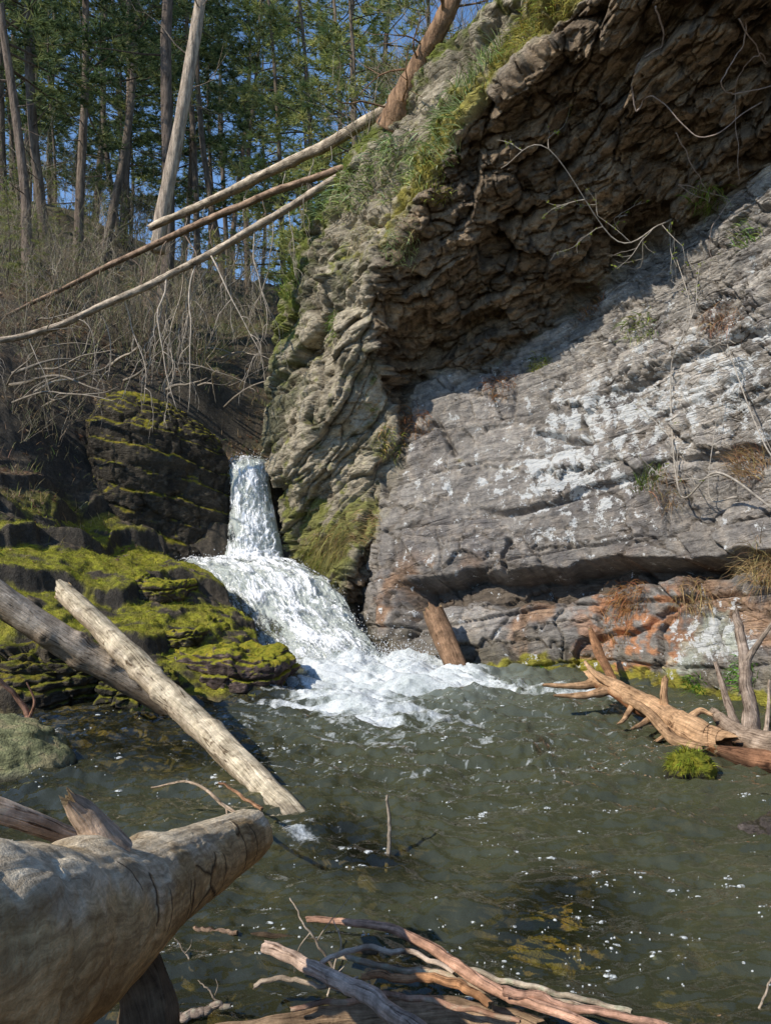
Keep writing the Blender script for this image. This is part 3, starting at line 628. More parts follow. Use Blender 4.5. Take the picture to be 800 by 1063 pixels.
# ------------------------------------------------------------------ loose rocks and the dark block beside the upper cascade
M_ROCK = rock_mat('bank_rock', (1, 1, 3.0))
def rock_shape(size, n, seed, th, amp, lump_a, power, shear=0.0, fk=1.0):
    u = np.linspace(-1, 1, n); A, B = np.meshgrid(u, u); O = np.ones_like(A)
    faces = [np.stack(f, -1) for f in ((A, B, O), (B, A, -O), (O, A, B), (-O, B, A), (B, O, A), (A, -O, B))]
    V = np.concatenate([f.reshape(-1, 3) for f in faces]); F = np.concatenate([grid_faces(n, n)+k*n*n for k in range(6)])
    nrm = (np.abs(V)**power).sum(1)**(1/power); V = V/nrm[:, None]
    key = np.round(V*1e5).astype(np.int64); _, first, inv = np.unique(key, axis=0, return_index=True, return_inverse=True)
    V = V[first]; F = inv.reshape(-1)[F]
    d = V/np.linalg.norm(V, axis=1)[:, None]
    P = V*np.asarray(size)/2; P[:, 2] -= shear*P[:, 0]
    off, gr = layers(P[:, 2]+shear*P[:, 0]+.05*fbm(P*1.5+seed, 3), np.arctan2(d[:, 1], d[:, 0])*np.mean(size[:2])/2+.1*fbm(P*2+seed, 2), th, .55, seed, .012)
    hz = np.stack([d[:, 0], d[:, 1], .35*d[:, 2]], -1)
    P = P+hz*(amp*(off-.5)-amp*.7*gr)[:, None]+d*(lump_a*fbm(P*1.5/np.mean(size)*1.2+seed, 4)+.10*lump_a*fbm(P*14+seed, 3))[:, None]
    fq = facets(np.stack([P[:, 0]*2.2, P[:, 1]*2.2, (P[:, 2]+shear*P[:, 0])*5.5], -1)+seed*3.1, int(seed*10)); fr = facets(P*np.array([6, 6, 13])+seed, int(seed*7))
    P = P+d*(fk*(.09*(fq[0]-.5)+.12*fq[1]-.03*np.exp(-(fq[2]/.06)**2)+.03*(fr[0]-.5)+.04*fr[1]))[:, None]
    return P, F
def vnormals(V, F):
    n = np.zeros_like(V); fn = np.cross(V[F[:, 2]]-V[F[:, 0]], V[F[:, 3]]-V[F[:, 1]])
    for k in range(4): np.add.at(n, F[:, k], fn)
    return n/(np.linalg.norm(n, axis=1)[:, None]+1e-12)
def rock(name, label, cat, loc, size, seed, n=60, th=.16, amp=.05, lump=.10, power=4.5, shear=0.0, rz=0.0, base=(.065,.055,.045), moss=(.22,.22,.022), moss_lo=.35, moss_n=0.0, group=None, foot=True, fk=1.0):
    V, F = rock_shape(size, n, seed, th, amp, lump, power, shear, fk)
    N = vnormals(V, F); a = fbm(V*3+seed, 4); b = fbm(V*10+seed, 3)
    base = tuple(np.array(base)*1.5); c = np.empty(V.shape); c[:] = base; c = c*(1+.7*a[:, None]); c = mixc(c, np.array(base)*1.9, sstep(.1, .5, b))
    wz = V[:, 2]+loc[2]
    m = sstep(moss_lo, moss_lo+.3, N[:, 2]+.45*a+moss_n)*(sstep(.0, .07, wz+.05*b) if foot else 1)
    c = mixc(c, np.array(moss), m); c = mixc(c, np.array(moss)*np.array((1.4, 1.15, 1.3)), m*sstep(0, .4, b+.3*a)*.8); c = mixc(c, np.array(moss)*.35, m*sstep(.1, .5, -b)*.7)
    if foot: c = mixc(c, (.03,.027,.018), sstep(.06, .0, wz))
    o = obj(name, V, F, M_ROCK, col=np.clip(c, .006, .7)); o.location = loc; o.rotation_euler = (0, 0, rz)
    return tag(o, label, cat, group)
rock('rock_outcrop', 'large dark layered rock block with mossy top left of the upper cascade', 'rock', (-3.47,11.57,2.05), (2.15,1.65,2.75), 5.2, 120, .30, .09, .14, 3.6, .26, R(22), (.042,.035,.026), (.26,.24,.022), .46, .0, fk=.45)
rock('mossy_boulder', 'wide mossy boulder at the waterline left of the lower cascade', 'boulder', (-1.55,7.6,.06), (1.2,.85,.62), 2.2, 80, .13, .07, .12, 5, .05, R(-12), (.07,.052,.048), (.30,.30,.026), .30, fk=.6)
rock('mossy_ledge', 'broad moss covered ledge, the highest in front of the dark rock block', 'rock ledge', (-3.22,8.95,.82), (1.85,1.15,.46), 7.7, 84, .12, .07, .10, 7, .07, R(-8), (.07,.055,.04), (.30,.30,.026), .3, .1, fk=.6)
rock('mossy_ledge', 'long thin moss covered ledge between the boulder and the highest ledge', 'rock ledge', (-2.6,8.2,.40), (1.6,.95,.36), 3.1, 76, .10, .06, .08, 7, .06, R(-14), (.06,.05,.035), (.30,.30,.026), .3, .05, fk=.6)
rock('mossy_rock', 'squat mossy rock at the left edge behind the reddish stick', 'rock', (-3.05,6.85,.2), (1.1,.75,.55), 9.4, 64, .12, .06, .10, 4, .04, R(10), (.05,.042,.032), (.18,.18,.02), .35)
rock('mossy_rock', 'low mossy rock under the two crossed logs', 'rock', (-2.25,6.85,.08), (.8,.6,.42), 6.3, 56, .10, .05, .09, 3.6, .04, R(25), (.045,.04,.03), (.20,.20,.022), .35)
rock('lichen_boulder', 'smooth pale green lichen covered boulder in the water at the left edge', 'boulder', (-2.85,5.05,-.03), (1.75,.85,.66), 4.8, 56, .4, .02, .07, 2.6, .12, R(-15), (.23,.22,.14), (.27,.28,.14), .2, .2, fk=.25)
rock('submerged_rock', 'larger olive submerged rock seen through the water near the branches', 'rock', (.74,3.15,-.22), (.36,.40,.26), 1.9, 36, .2, .02, .05, 2.4, 0, 0, (.32,.26,.08), (.36,.30,.08), .3, .2, foot=False, fk=.3)
rock('submerged_rock', 'smaller olive submerged rock just above the red bottom branch', 'rock', (.58,2.86,-.16), (.34,.30,.18), 3.9, 36, .2, .02, .05, 2.4, 0, 1, (.32,.26,.08), (.36,.31,.08), .3, .2, foot=False, fk=.3)
rock('wet_rock', 'dark wet rock breaking the water at the right edge', 'rock', (1.98,3.85,-.02), (.35,.3,.16), 5.5, 40, .1, .02, .05, 3, 0, 0, (.06,.05,.045), (.07,.06,.03), .8, foot=False, fk=.3)
M_TUFT = None
# ------------------------------------------------------------------ logs, driftwood, branches
def wood_mat(name, rough=.8, bumpk=1.0, checks=.05, grain=1.0):
    t = NT(name); c = t.attr('Col').outputs[0]
    uv = t.n('ShaderNodeCombineXYZ', {'X': t.attr('ring').outputs['Fac'], 'Y': t.attr('length').outputs['Fac'], 'Z': 0.0}).outputs[0]
    v = t.coord('Object'); b = t.noise(v, 9, 6, .68, .3); f = t.noise(v, 120, 4, .7); m = t.noise(v, 38, 5, .7)
    wob = t.n('ShaderNodeVectorMath', {0: uv, 1: t.n('ShaderNodeVectorMath', {0: t.n('ShaderNodeTexNoise', {'Vector': v, 'Scale': 7.0, 'Detail': 2.0}).outputs[1], 1: (.022, .022, 0)}, operation='MULTIPLY').outputs[0]}, operation='ADD').outputs[0]
    g = t.noise(t.n('ShaderNodeMapping', {'Vector': wob, 'Scale': (110, 5.0, 1)}).outputs[0], 1.0, 8, .72)
    vo = t.n('ShaderNodeTexVoronoi', {'Vector': t.n('ShaderNodeMapping', {'Vector': wob, 'Scale': (30, 2.1, 1)}).outputs[0], 'Scale': 1.0, 'Randomness': 1.0}, feature='DISTANCE_TO_EDGE').outputs[0]
    ck = t.ramp(t.math('ADD', vo, t.math('MULTIPLY', t.math('SUBTRACT', b, .42), .35)), .0, checks, (.22,.17,.13), (1, 1, 1))
    colr = t.mix(1, c, t.ramp(g, .34, .66, (.55,.51,.47), (1.34,1.33,1.30)), 'MULTIPLY')
    colr = t.mix(1, colr, t.ramp(b, .32, .68, (.62,.59,.55), (1.25,1.25,1.24)), 'MULTIPLY')
    colr = t.mix(1, colr, t.ramp(m, .3, .7, (.70,.68,.66), (1.25,1.24,1.22)), 'MULTIPLY'); colr = t.mix(.9, colr, ck, 'MULTIPLY')
    h = t.math('ADD', t.math('ADD', t.math('MULTIPLY', g, grain), t.math('MULTIPLY', m, .5)), t.math('ADD', t.math('MULTIPLY', f, .25), t.math('MULTIPLY', t.math('MINIMUM', vo, .06), 6.0)))
    return t.done(t.bsdf(colr, rough, t.bump(h, bumpk, .009), .2))
M_WOOD = wood_mat('weathered_wood')
def wood(name, pts, rad, parent=None, plates=0.0, topc=None, n=20, m=90, seed=0.0, col=(.42,.35,.26), under=None, lump=.10, knots=0, tip=(.5, .5), wet_z=None, moss=0.0, jag=(1, 1), flat=1.0, mat=None, lichen=0.0, bend=0.0, ends=(.36,.27,.16)):
    """one log or branch: world points + radii -> uneven round wood with broken ends"""
    Q = spline(np.column_stack([np.asarray(pts, float), rad]), m); P, r = Q[:, :3], Q[:, 3]
    if bend: P = P+bend*np.stack([fbm(np.stack([np.linspace(0, 4, m)+seed, 0*r+k, 0*r], -1), 3) for k in (1.3, 5.7, 9.1)], -1)
    T = np.gradient(P, axis=0); T /= np.linalg.norm(T, axis=1)[:, None]
    ref = np.array([0, 0, 1.]) if abs(T[:, 2]).mean() < .8 else np.array([0, 1., 0])
    A = np.cross(T, ref); A /= np.linalg.norm(A, axis=1)[:, None]; B = np.cross(A, T)
    th = np.arange(n)*2*np.pi/n; ln = np.concatenate([[0], np.cumsum(np.linalg.norm(np.diff(P, axis=0), axis=1))])
    rm = r.mean()
    cx = np.cos(th)[None]+0*r[:, None]; sx = np.sin(th)[None]+0*r[:, None]; lx = ln[:, None]+0*cx
    dd = 1+lump*fbm(np.stack([cx*1.0+seed, sx*1.0, lx*.35/rm*.5], -1), 4)+.45*lump*fbm(np.stack([cx*3+seed, sx*3, lx*.22/rm], -1), 3)
    rk = np.random.RandomState(int(seed*10)+3); kn = np.zeros_like(dd)
    for _ in range(knots):
        a0, l0 = rk.uniform(0, 6.28), rk.uniform(.08, .95)*ln[-1]; da = np.angle(np.exp(1j*(th[None]-a0)))
        k = np.exp(-(da*1.9)**2-((lx-l0)/(rm*.45))**2); dd = dd+.28*k; kn = np.maximum(kn, np.exp(-(da*4.5)**2-((lx-l0)/(rm*.20))**2))
    dd = dd-.22*kn
    if plates:
        q = np.stack([cx*1.6+seed, sx*1.6, lx*4.2], -1); q = q+.35*np.stack([fbm(q*1.3+k, 3) for k in (1., 4., 7.)], -1); fp = facets(q, 9)
        dd = dd+plates*((fp[0] > .55)*(.6+.4*fp[0])*sstep(.0, .12, fp[2]))+.35*plates*fbm(np.stack([cx*6+seed, sx*6, lx*16], -1), 3)
    rr = r[:, None]*dd
    V = P[:, None]+A[:, None]*(cx*rr)[..., None]+B[:, None]*(sx*rr)[..., None]*flat
    jg = .9*fbm(np.stack([np.cos(th)*1.7+seed+3, np.sin(th)*1.7, 0*th], -1), 3)
    V[0] -= T[0]*(jg*r[0]*jag[0])[:, None]; V[1] -= T[0]*(.5*jg*r[0]*jag[0])[:, None]
    V[-1] += T[-1]*(jg*r[-1]*jag[1])[:, None]; V[-2] += T[-1]*(.5*jg*r[-1]*jag[1])[:, None]
    nrm = (V-P[:, None]); nrm /= np.linalg.norm(nrm, axis=-1)[..., None]
    a = fbm(V*4/np.clip(rm*10, .4, 2)+seed, 4); b = fbm(V*13/np.clip(rm*10, .4, 2)+seed+5, 3)
    c = np.empty(V.shape); c[:] = col; c = c*(1+.35*a[..., None]+.25*b[..., None])
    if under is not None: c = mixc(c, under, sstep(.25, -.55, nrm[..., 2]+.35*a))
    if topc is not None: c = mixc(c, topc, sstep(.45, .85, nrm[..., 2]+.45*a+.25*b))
    if moss: c = mixc(c, (.16,.17,.04), moss*sstep(-.1, .5, nrm[..., 2]+.8*a))
    if lichen: c = mixc(c, (.45,.47,.36), lichen*sstep(.0, .3, b+.5*a))
    c = mixc(c, np.array(col)*.22, kn*.9)
    if wet_z is not None: c = mixc(c, np.array(col)*.33, sstep(wet_z+.06, wet_z, V[..., 2]+.03*b))
    i = np.arange(m*n).reshape(m, n); j = np.roll(i, -1, 1); F = [np.stack([i[:-1], j[:-1], j[1:], i[1:]], -1).reshape(-1, 4)]
    V = V.reshape(-1, 3); c = c.reshape(-1, 3); ring = np.broadcast_to(np.minimum(th, 2*np.pi-th)[None]*rm*1.0, (m, n)).ravel(); le = np.repeat(ln, n)
    tri = []
    for k, (row, pt, sgn) in enumerate(((i[0], P[0]+T[0]*r[0]*.25, 1), (i[-1], P[-1]-T[-1]*r[-1]*.25, -1))):
        ring_v = V[row]*.55+pt*.45; base = len(V); V = np.concatenate([V, V[row], ring_v, pt[None]]); e = np.array(ends)
        c = np.concatenate([c, np.broadcast_to(e, (n, 3)), np.broadcast_to(e*.75, (n, 3)), [e*.4]]); ring = np.concatenate([ring, ring[:n], ring[:n]*.5, [0]]); le = np.concatenate([le, np.zeros(2*n+1)])
        r0 = base+np.arange(n); r1 = base+n+np.arange(n); cc = base+2*n; jn = (np.arange(n)+1) % n
        q = np.stack([r0, r1, r1[jn], r0[jn]], -1); tr = np.stack([r1, np.full(n, cc), r1[jn]], -1)
        F.append(q if sgn > 0 else q[:, ::-1]); tri.append(tr if sgn > 0 else tr[:, ::-1])
    F = [np.concatenate(F), np.concatenate(tri)]
    return obj(name, V, F, mat or M_WOOD, parent, col=np.clip(c, .008, .8), attrs={'ring': ring, 'length': le})
def pxp(pts): return [at(*p) for p in pts]
PALE, GREY, RED = (.50,.42,.31), (.33,.29,.24), (.36,.17,.10)
# the two crossed logs
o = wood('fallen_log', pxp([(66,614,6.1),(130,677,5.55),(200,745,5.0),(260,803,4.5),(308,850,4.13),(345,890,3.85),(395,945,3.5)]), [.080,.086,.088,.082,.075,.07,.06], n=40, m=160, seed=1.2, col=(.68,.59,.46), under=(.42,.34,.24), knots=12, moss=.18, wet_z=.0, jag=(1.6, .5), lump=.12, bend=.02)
tag(o, 'pale weathered log slanting down into the pool, upper one of the crossed pair', 'log')
o = wood('fallen_log', pxp([(-70,572,5.5),(0,622,5.6),(70,668,5.75),(130,703,5.9),(175,733,6.0)]), [.118,.115,.112,.105,.09], n=36, m=120, seed=3.4, col=(.58,.49,.39), under=(.34,.26,.18), knots=8, wet_z=.0, lump=.12)
tag(o, 'thicker brownish log that passes beneath the slanting pale log at the left', 'log')
# the great log that reaches in from the lower left
big = empty('driftwood_log', tuple(at(80, 945, 1.35)), label='huge close driftwood trunk reaching over the water from the lower left corner', cat='log')
inv = np.array(big.location)
def sub(pts): return [np.array(p)-inv for p in pxp(pts)]
def big_mat():
    t = NT('old_driftwood'); c = t.attr('Col').outputs[0]; v = t.coord('Object')
    uv = t.n('ShaderNodeCombineXYZ', {'X': t.attr('ring').outputs['Fac'], 'Y': t.attr('length').outputs['Fac'], 'Z': 0.0}).outputs[0]
    ds = t.n('ShaderNodeVectorMath', {0: uv, 1: t.n('ShaderNodeVectorMath', {0: t.n('ShaderNodeTexNoise', {'Vector': v, 'Scale': 6.0, 'Detail': 5.0}).outputs[1], 1: (.10, .10, 0)}, operation='MULTIPLY').outputs[0]}, operation='ADD').outputs[0]
    b = t.noise(v, 7, 7, .66, .2); m = t.noise(v, 34, 6, .7); f = t.noise(v, 150, 4, .7)
    g = t.noise(t.n('ShaderNodeMapping', {'Vector': ds, 'Scale': (70, 4.5, 1)}).outputs[0], 1.0, 6, .7)
    vo = t.n('ShaderNodeTexVoronoi', {'Vector': t.n('ShaderNodeMapping', {'Vector': ds, 'Scale': (2.6, 5.5, 1)}).outputs[0], 'Scale': 1.0}, feature='DISTANCE_TO_EDGE').outputs[0]
    ckf = t.math('ADD', vo, t.math('MULTIPLY', t.ramp(t.noise(v, 3.1, 3, .6), .44, .54), .2)); ck = t.ramp(ckf, .004, .030, (.12,.085,.06), (1, 1, 1))
    colr = t.mix(1, c, t.ramp(b, .30, .70, (.58,.52,.44), (1.28,1.28,1.27)), 'MULTIPLY'); colr = t.mix(1, colr, t.ramp(m, .3, .7, (.66,.62,.57), (1.26,1.26,1.25)), 'MULTIPLY')
    colr = t.mix(1, colr, t.ramp(g, .34, .66, (.52,.48,.43), (1.30,1.30,1.28)), 'MULTIPLY'); colr = t.mix(.95, colr, ck, 'MULTIPLY')
    h = t.math('ADD', t.math('ADD', t.math('MULTIPLY', m, .7), t.math('MULTIPLY', f, .3)), t.math('ADD', t.math('MULTIPLY', b, .8), t.math('MULTIPLY', t.math('MINIMUM', ckf, .04), 14.0)))
    return t.done(t.bsdf(colr, .75, t.bump(h, .9, .014), .25))
M_BIG = big_mat()
wood('trunk', sub([(-150,1030,.9),(-40,1004,1.04),(20,985,1.17),(80,966,1.36),(145,930,1.66),(205,896,2.1),(256,868,2.5)]), [.165,.160,.150,.138,.114,.098,.082], big, n=150, m=460, seed=6.1, col=(.62,.44,.24), under=(.60,.38,.165), knots=4, moss=.10, lump=.05, topc=(.74,.64,.50), plates=.022, jag=(.3, .35), mat=M_BIG, bend=.012, ends=(.18,.15,.09))  # under: warm bounce light painted into the trunk's underside colour
wood('broken_limb', sub([(112,885,1.52),(98,858,1.5),(84,842,1.49),(72,830,1.47)]), [.05,.030,.024,.013], big, n=18, m=40, seed=2.2, col=(.58,.44,.33), jag=(0, 3), lump=.2)
wood('broken_limb', sub([(128,985,1.52),(145,1025,1.52),(150,1065,1.50),(140,1120,1.50)]), [.055,.048,.052,.05], big, n=24, m=50, seed=5.2, col=(.15,.105,.065), jag=(0, .6), lump=.3)
o = wood('branch', pxp([(-40,830,1.75),(10,845,1.8),(70,868,1.9),(110,890,2.0)]), [.032,.028,.024,.018], n=16, m=60, seed=8.2, col=(.62,.49,.38), lump=.1)
tag(o, 'smooth pale branch lying behind the huge driftwood trunk', 'branch')
# posts and driftwood along the cliff foot
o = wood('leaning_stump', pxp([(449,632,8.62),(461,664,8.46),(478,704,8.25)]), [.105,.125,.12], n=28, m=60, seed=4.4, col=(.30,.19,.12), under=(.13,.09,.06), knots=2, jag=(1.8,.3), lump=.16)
tag(o, 'short brown log stump leaning against the cliff right of the waterfall foam', 'stump')
dl = empty('root_log', tuple(at(690, 745, 5.6)), label='splintered orange brown log with broken roots at the cliff foot', cat='log'); inv = np.array(dl.location)
ORG = (.56,.36,.21)
wood('trunk', sub([(752,772,5.15),(722,764,5.35),(690,745,5.65),(655,724,6.05),(612,704,6.5)]), [.085,.115,.10,.085,.06], dl, n=32, m=110, seed=2.7, col=ORG, under=(.27,.12,.055), knots=4, jag=(2.4,1.2), lump=.20, bend=.03, ends=(.3,.15,.07))
for k, (pp, rr) in enumerate([([(625,708,6.4),(598,712,6.4),(563,711,6.45)], (.05,.03,.012)), ([(636,716,6.25),(604,722,6.2),(575,722,6.2)], (.045,.028,.010)), ([(640,714,6.2),(618,700,6.3),(606,686,6.35)], (.04,.028,.012)),
        ([(690,742,5.7),(688,722,5.7),(690,704,5.72)], (.035,.028,.024)), ([(680,742,5.7),(668,750,5.6),(655,757,5.55)], (.03,.022,.010)), ([(700,750,5.6),(692,762,5.45),(680,770,5.4)], (.03,.02,.012)),
        ([(712,748,5.5),(726,738,5.5),(738,742,5.45)], (.03,.022,.012)), ([(660,726,6.0),(648,746,5.8),(640,752,5.75)], (.028,.018,.008)), ([(640,722,6.2),(670,738,5.7),(700,768,5.3),(730,776,5.1)], (.03,.035,.04,.02))]):
    wood('broken_root', sub(pp), rr, dl, n=10, m=26, seed=k*1.7+.5, col=np.array(ORG)*(.8+.1*(k % 4)), jag=(0, 2.5), lump=.25)
o = wood('wood_shard', pxp([(612,652,7.62),(620,675,7.45),(637,708,7.15)]), [.022,.055,.04], n=16, m=40, seed=7.1, col=(.30,.16,.085), under=(.12,.07,.04), flat=.5, lump=.25, jag=(2, .5))
tag(o, 'dark rusty wood shard propped on the cliff above the orange log', 'driftwood')
up = empty('driftwood_snag', tuple(at(775, 740, 5.6)), label='grey upright forked driftwood snag by the cliff at the right edge', cat='driftwood'); inv = np.array(up.location)
wood('stem', sub([(764,634,5.95),(769,662,5.85),(773,705,5.72),(779,760,5.55)]), [.022,.038,.044,.062], up, n=20, m=60, seed=1.1, col=(.36,.29,.24), under=(.17,.12,.09), lump=.25, knots=3, jag=(2, 0), bend=.02)
wood('fork', sub([(742,688,5.8),(750,715,5.7),(764,756,5.55)]), [.012,.022,.032], up, n=14, m=40, seed=2.3, col=(.34,.27,.22), lump=.25, jag=(2, 0))
wood('fork', sub([(798,706,5.7),(797,735,5.6),(794,765,5.5)]), [.010,.014,.02], up, n=12, m=30, seed=3.3, col=(.42,.34,.28), lump=.2, jag=(2, 0))
wood('fork', sub([(772,690,5.75),(786,668,5.75),(806,640,5.7)]), [.03,.02,.012], up, n=12, m=30, seed=4.3, col=(.33,.27,.22), lump=.2)
o = wood('driftwood_root', pxp([(738,738,5.75),(752,752,5.5),(775,768,5.25),(810,776,5.05),(880,800,4.7)]), [.030,.055,.075,.095,.11], n=24, m=80, seed=5.9, col=(.40,.31,.24), under=(.18,.11,.07), lump=.25, knots=3, jag=(1.5, 0), bend=.02)
tag(o, 'grey tapering driftwood root lying behind the mossy pool rock', 'driftwood')
o = wood('driftwood_root', pxp([(742,778,5.0),(775,788,4.9),(830,798,4.7),(880,815,4.5)]), [.03,.07,.075,.08], n=20, m=60, seed=7.9, col=(.27,.14,.08), under=(.10,.06,.035), lump=.2, jag=(1.2, 0), wet_z=.02)
tag(o, 'wet reddish brown log half sunk at the right edge below the grey root', 'driftwood')
# branches heaped at the near shore; each lies just above the water
def dz(py, z): return FPX*(H_CAM-z)/(py-HOR)
def near(pts, z0, z1):
    n = len(pts); zs = np.linspace(z0, z1, n); return [at(x, y, dz(y, z)) for (x, y), z in zip(pts, zs)]
def nb(label, pts, rp, z0, z1, col, seed, name='branch', lichen=0.0, **k):
    rad = np.array(rp, float)*1.9/FPX; rad = np.interp(np.linspace(0, 1, len(pts)), np.linspace(0, 1, len(rad)), rad)
    o = wood(name, near(pts, z0, z1), rad, n=14, m=110, seed=seed, col=col, lump=.18, lichen=lichen, bend=.012, **k); return tag(o, label, 'branch' if name != 'shore_log' else 'log')
nb('long red debarked branch curving across the bottom of the pool', [(320,957),(365,958),(405,964),(450,985),(480,1005),(515,1027),(560,1046),(640,1075)], (4.5,6,8,7,5), .08, .16, (.58,.35,.25), 1.5, knots=5)
nb('pale pinkish stick pointing down to the bottom edge below the red branch', [(276,983),(320,1000),(360,1022),(400,1046),(440,1075)], (8,10,10), .14, .22, (.66,.50,.41), 2.5, knots=4)
nb('thin lichen speckled branch running to the lower right beneath the red branch', [(352,990),(400,1003),(455,1012),(520,1030),(600,1046),(700,1068)], (4,5,5,4), .06, .12, (.52,.40,.3), 3.5, lichen=.7, knots=3)
nb('orange stick between the red branch and the shore log', [(372,1012),(420,1014),(470,1020),(510,1042)], (4,6,5), .12, .16, (.50,.27,.14), 4.5)
nb('brown peeling log along the bottom edge', [(225,1072),(300,1066),(380,1056),(450,1050),(515,1058),(560,1075)], (13,17,18,14), .02, .05, (.36,.25,.16), 5.5, name='shore_log', knots=4)
nb('short grey stick lying in the water beside the huge trunk', [(201,964),(222,966),(246,971)], (3,4,3), .02, .02, (.42,.30,.22), 6.5)
nb('short pale stick floating by the lower stub of the huge trunk', [(178,1058),(205,1052),(242,1042)], (5,6,3), .03, .05, (.45,.36,.30), 7.5, lichen=.5)
nb('dark sunken stick beneath the pale stick heap', [(248,968),(300,975),(350,985),(390,990)], (4,4,3), .0, .02, (.10,.07,.045), 8.5)
nb('red forked stick on the right of the branch heap', [(520,1030),(570,1040),(630,1052),(700,1070)], (6,5,4), .16, .14, (.55,.33,.24), 9.5)
nb('slim pale branch crossing over the red branch near its left end', [(330,1000),(372,985),(420,990),(470,1008)], (3,4,3), .16, .12, (.62,.50,.40), 11.5)
nb('slim reddish branch just below the pale pinkish stick', [(300,1048),(350,1040),(405,1036),(470,1044),(540,1062)], (3,4,3), .10, .12, (.50,.30,.21), 12.5, lichen=.4)
nb('pale lichen crusted branch leaving the heap to the right', [(470,1002),(530,1020),(590,1034),(655,1050)], (3,4,3), .05, .07, (.58,.50,.40), 14.5, lichen=.8)
nb('thin crooked grey branch at the far left of the heap', [(262,1022),(300,1016),(335,1024),(372,1016)], (3,3,2), .10, .14, (.45,.37,.29), 15.5)
def twig(label, pts, r0, r1, col, seed, cat='twig', side=None):
    o = empty('twig', tuple(pts[0]), label=label, cat=cat); L = [np.array(p)-np.array(pts[0]) for p in pts]
    wood('stem', L, np.linspace(r0, r1, len(L)), o, n=8, m=40, seed=seed, col=col, lump=.15, bend=.008)
    for k, s in enumerate(side or []): wood('side_twig', [np.array(p)-np.array(pts[0]) for p in s], np.linspace(r1*1.1, r1*.5, len(s)), o, n=6, m=20, seed=seed+k, col=col, lump=.1)
    return o
TW = (.50,.42,.34)
def npx(pts, z): return [at(x, y, dz(yb, 0)+0) for x, y, yb in pts]
twig('pale forked twig standing at the left end of the branch heap', [at(346,1005,2.6),at(322,968,2.62),at(300,933,2.66)], .005,.002, TW, 1.1, side=[[at(328,978,2.62),at(340,960,2.6),at(366,928,2.6)],[at(322,968,2.62),at(310,985,2.6),at(305,1010,2.58)]])
twig('thin white twig crossing the red branch, right of the forked twig', [at(330,1055,2.5),at(345,1015,2.52),at(352,975,2.55),at(345,955,2.56)], .004,.0015, (.58,.50,.42), 2.1, side=[[at(345,1015,2.52),at(360,1000,2.52),at(372,985,2.52)]])
twig('thin dead twig rising from the water beside the huge trunk', [at(200,1008,2.62),at(192,990,2.65),at(181,973,2.66)], .0035,.0015, TW, 3.1, side=[[at(192,990,2.65),at(198,982,2.65),at(199,975,2.64)]])
twig('small grey twig poking up in front of the floating pale stick', [at(232,1052,2.4),at(218,1030,2.42),at(206,1018,2.44)], .0035,.0015, TW, 4.1, side=[[at(222,1036,2.42),at(226,1024,2.42),at(224,1016,2.42)]])
twig('short upright stick poking out of the middle of the pool', [at(401,905,3.6),at(404,862,3.6),at(402,826,3.62)], .012,.006, (.40,.35,.29), 5.1)
twig('thin bent branch over the water behind the end of the huge trunk', [at(268,856,3.3),at(235,838,3.5),at(200,812,3.8),at(157,818,4.0)], .010,.005, (.46,.36,.27), 6.1, side=[[at(235,838,3.5),at(236,850,3.45)]])
twig('orange stick against the lower end of the slanting pale log', [at(272,840,3.75),at(250,826,3.85),at(228,812,3.95)], .010,.006, (.42,.24,.14), 7.1)
twig('reddish bare stick leaning out of the water at the left edge', [at(36,757,6.0),at(20,728,6.0),at(-12,692,5.9)], .028,.014, (.36,.21,.15), 8.1, side=[[at(30,748,6.0),at(36,728,6.0),at(28,708,6.0)]])
twig('thin dead twig at the right edge of the bottom of the picture', [at(782,1072,2.4),at(793,1035,2.4),at(803,1005,2.4)], .004,.003, TW, 9.1)
twig('short dead twig on the mossy bank above the crossed logs', [at(188,722,7.0),at(187,700,7.2),at(182,682,7.3)], .009,.004, (.45,.40,.3), 10.1)
twig('broken stick sticking out of the bank just right of the crossed logs', [at(150,736,6.3),at(142,745,6.2),at(132,757,6.1)], .010,.005, (.3,.2,.14), 11.1)
# three dead trunks fallen across the gorge
def dead_trunk(label, pts, rad, col, seed, limbs, **k):
    o = empty('dead_tree', tuple(at(*pts[0])), label=label, cat='fallen tree'); O = np.array(o.location)
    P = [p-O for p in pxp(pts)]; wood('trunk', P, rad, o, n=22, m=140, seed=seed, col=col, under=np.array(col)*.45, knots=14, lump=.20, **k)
    rg = random.Random(int(seed*100)); Q = spline(np.array(P), 200)
    def hang(p, L, dirx, r, depth):
        pts_ = [p]; d = np.array([dirx, rg.uniform(-.3, .3), rg.uniform(-.5, .4)])
        for i in range(7):
            d = d*.75+np.array([rg.uniform(-.35, .35), rg.uniform(-.2, .2), -.42]); pts_.append(pts_[-1]+d/np.linalg.norm(d)*L/7)
        out = [(pts_, r)]
        if depth:
            for i in range(2, 7):
                if rg.random() < .75: out += hang(pts_[i], L*rg.uniform(.25, .5), rg.uniform(-1, 1), r*.5, depth-1)
        return out
    for (f, L, dx, r, dep) in limbs:
        mb = MB()
        for (pp, rr) in hang(Q[int(f*199)], L, dx, r, dep): mb.tube(spline(np.array(pp), 16), np.linspace(rr*.6, rr*.2, 16), 5, c=np.array(col)*rg.uniform(.45, .9))
        mb.build('dead_branch', M_TWIG, o)
    return o
t = NT('dead_twigs'); M_TWIG = t.done(t.bsdf(t.mix(1, t.attr('Col').outputs[0], t.ramp(t.noise(t.coord('Object'), 25, 4), .3, .7, (.6,.6,.6), (1.3,1.3,1.3)), 'MULTIPLY'), .8))
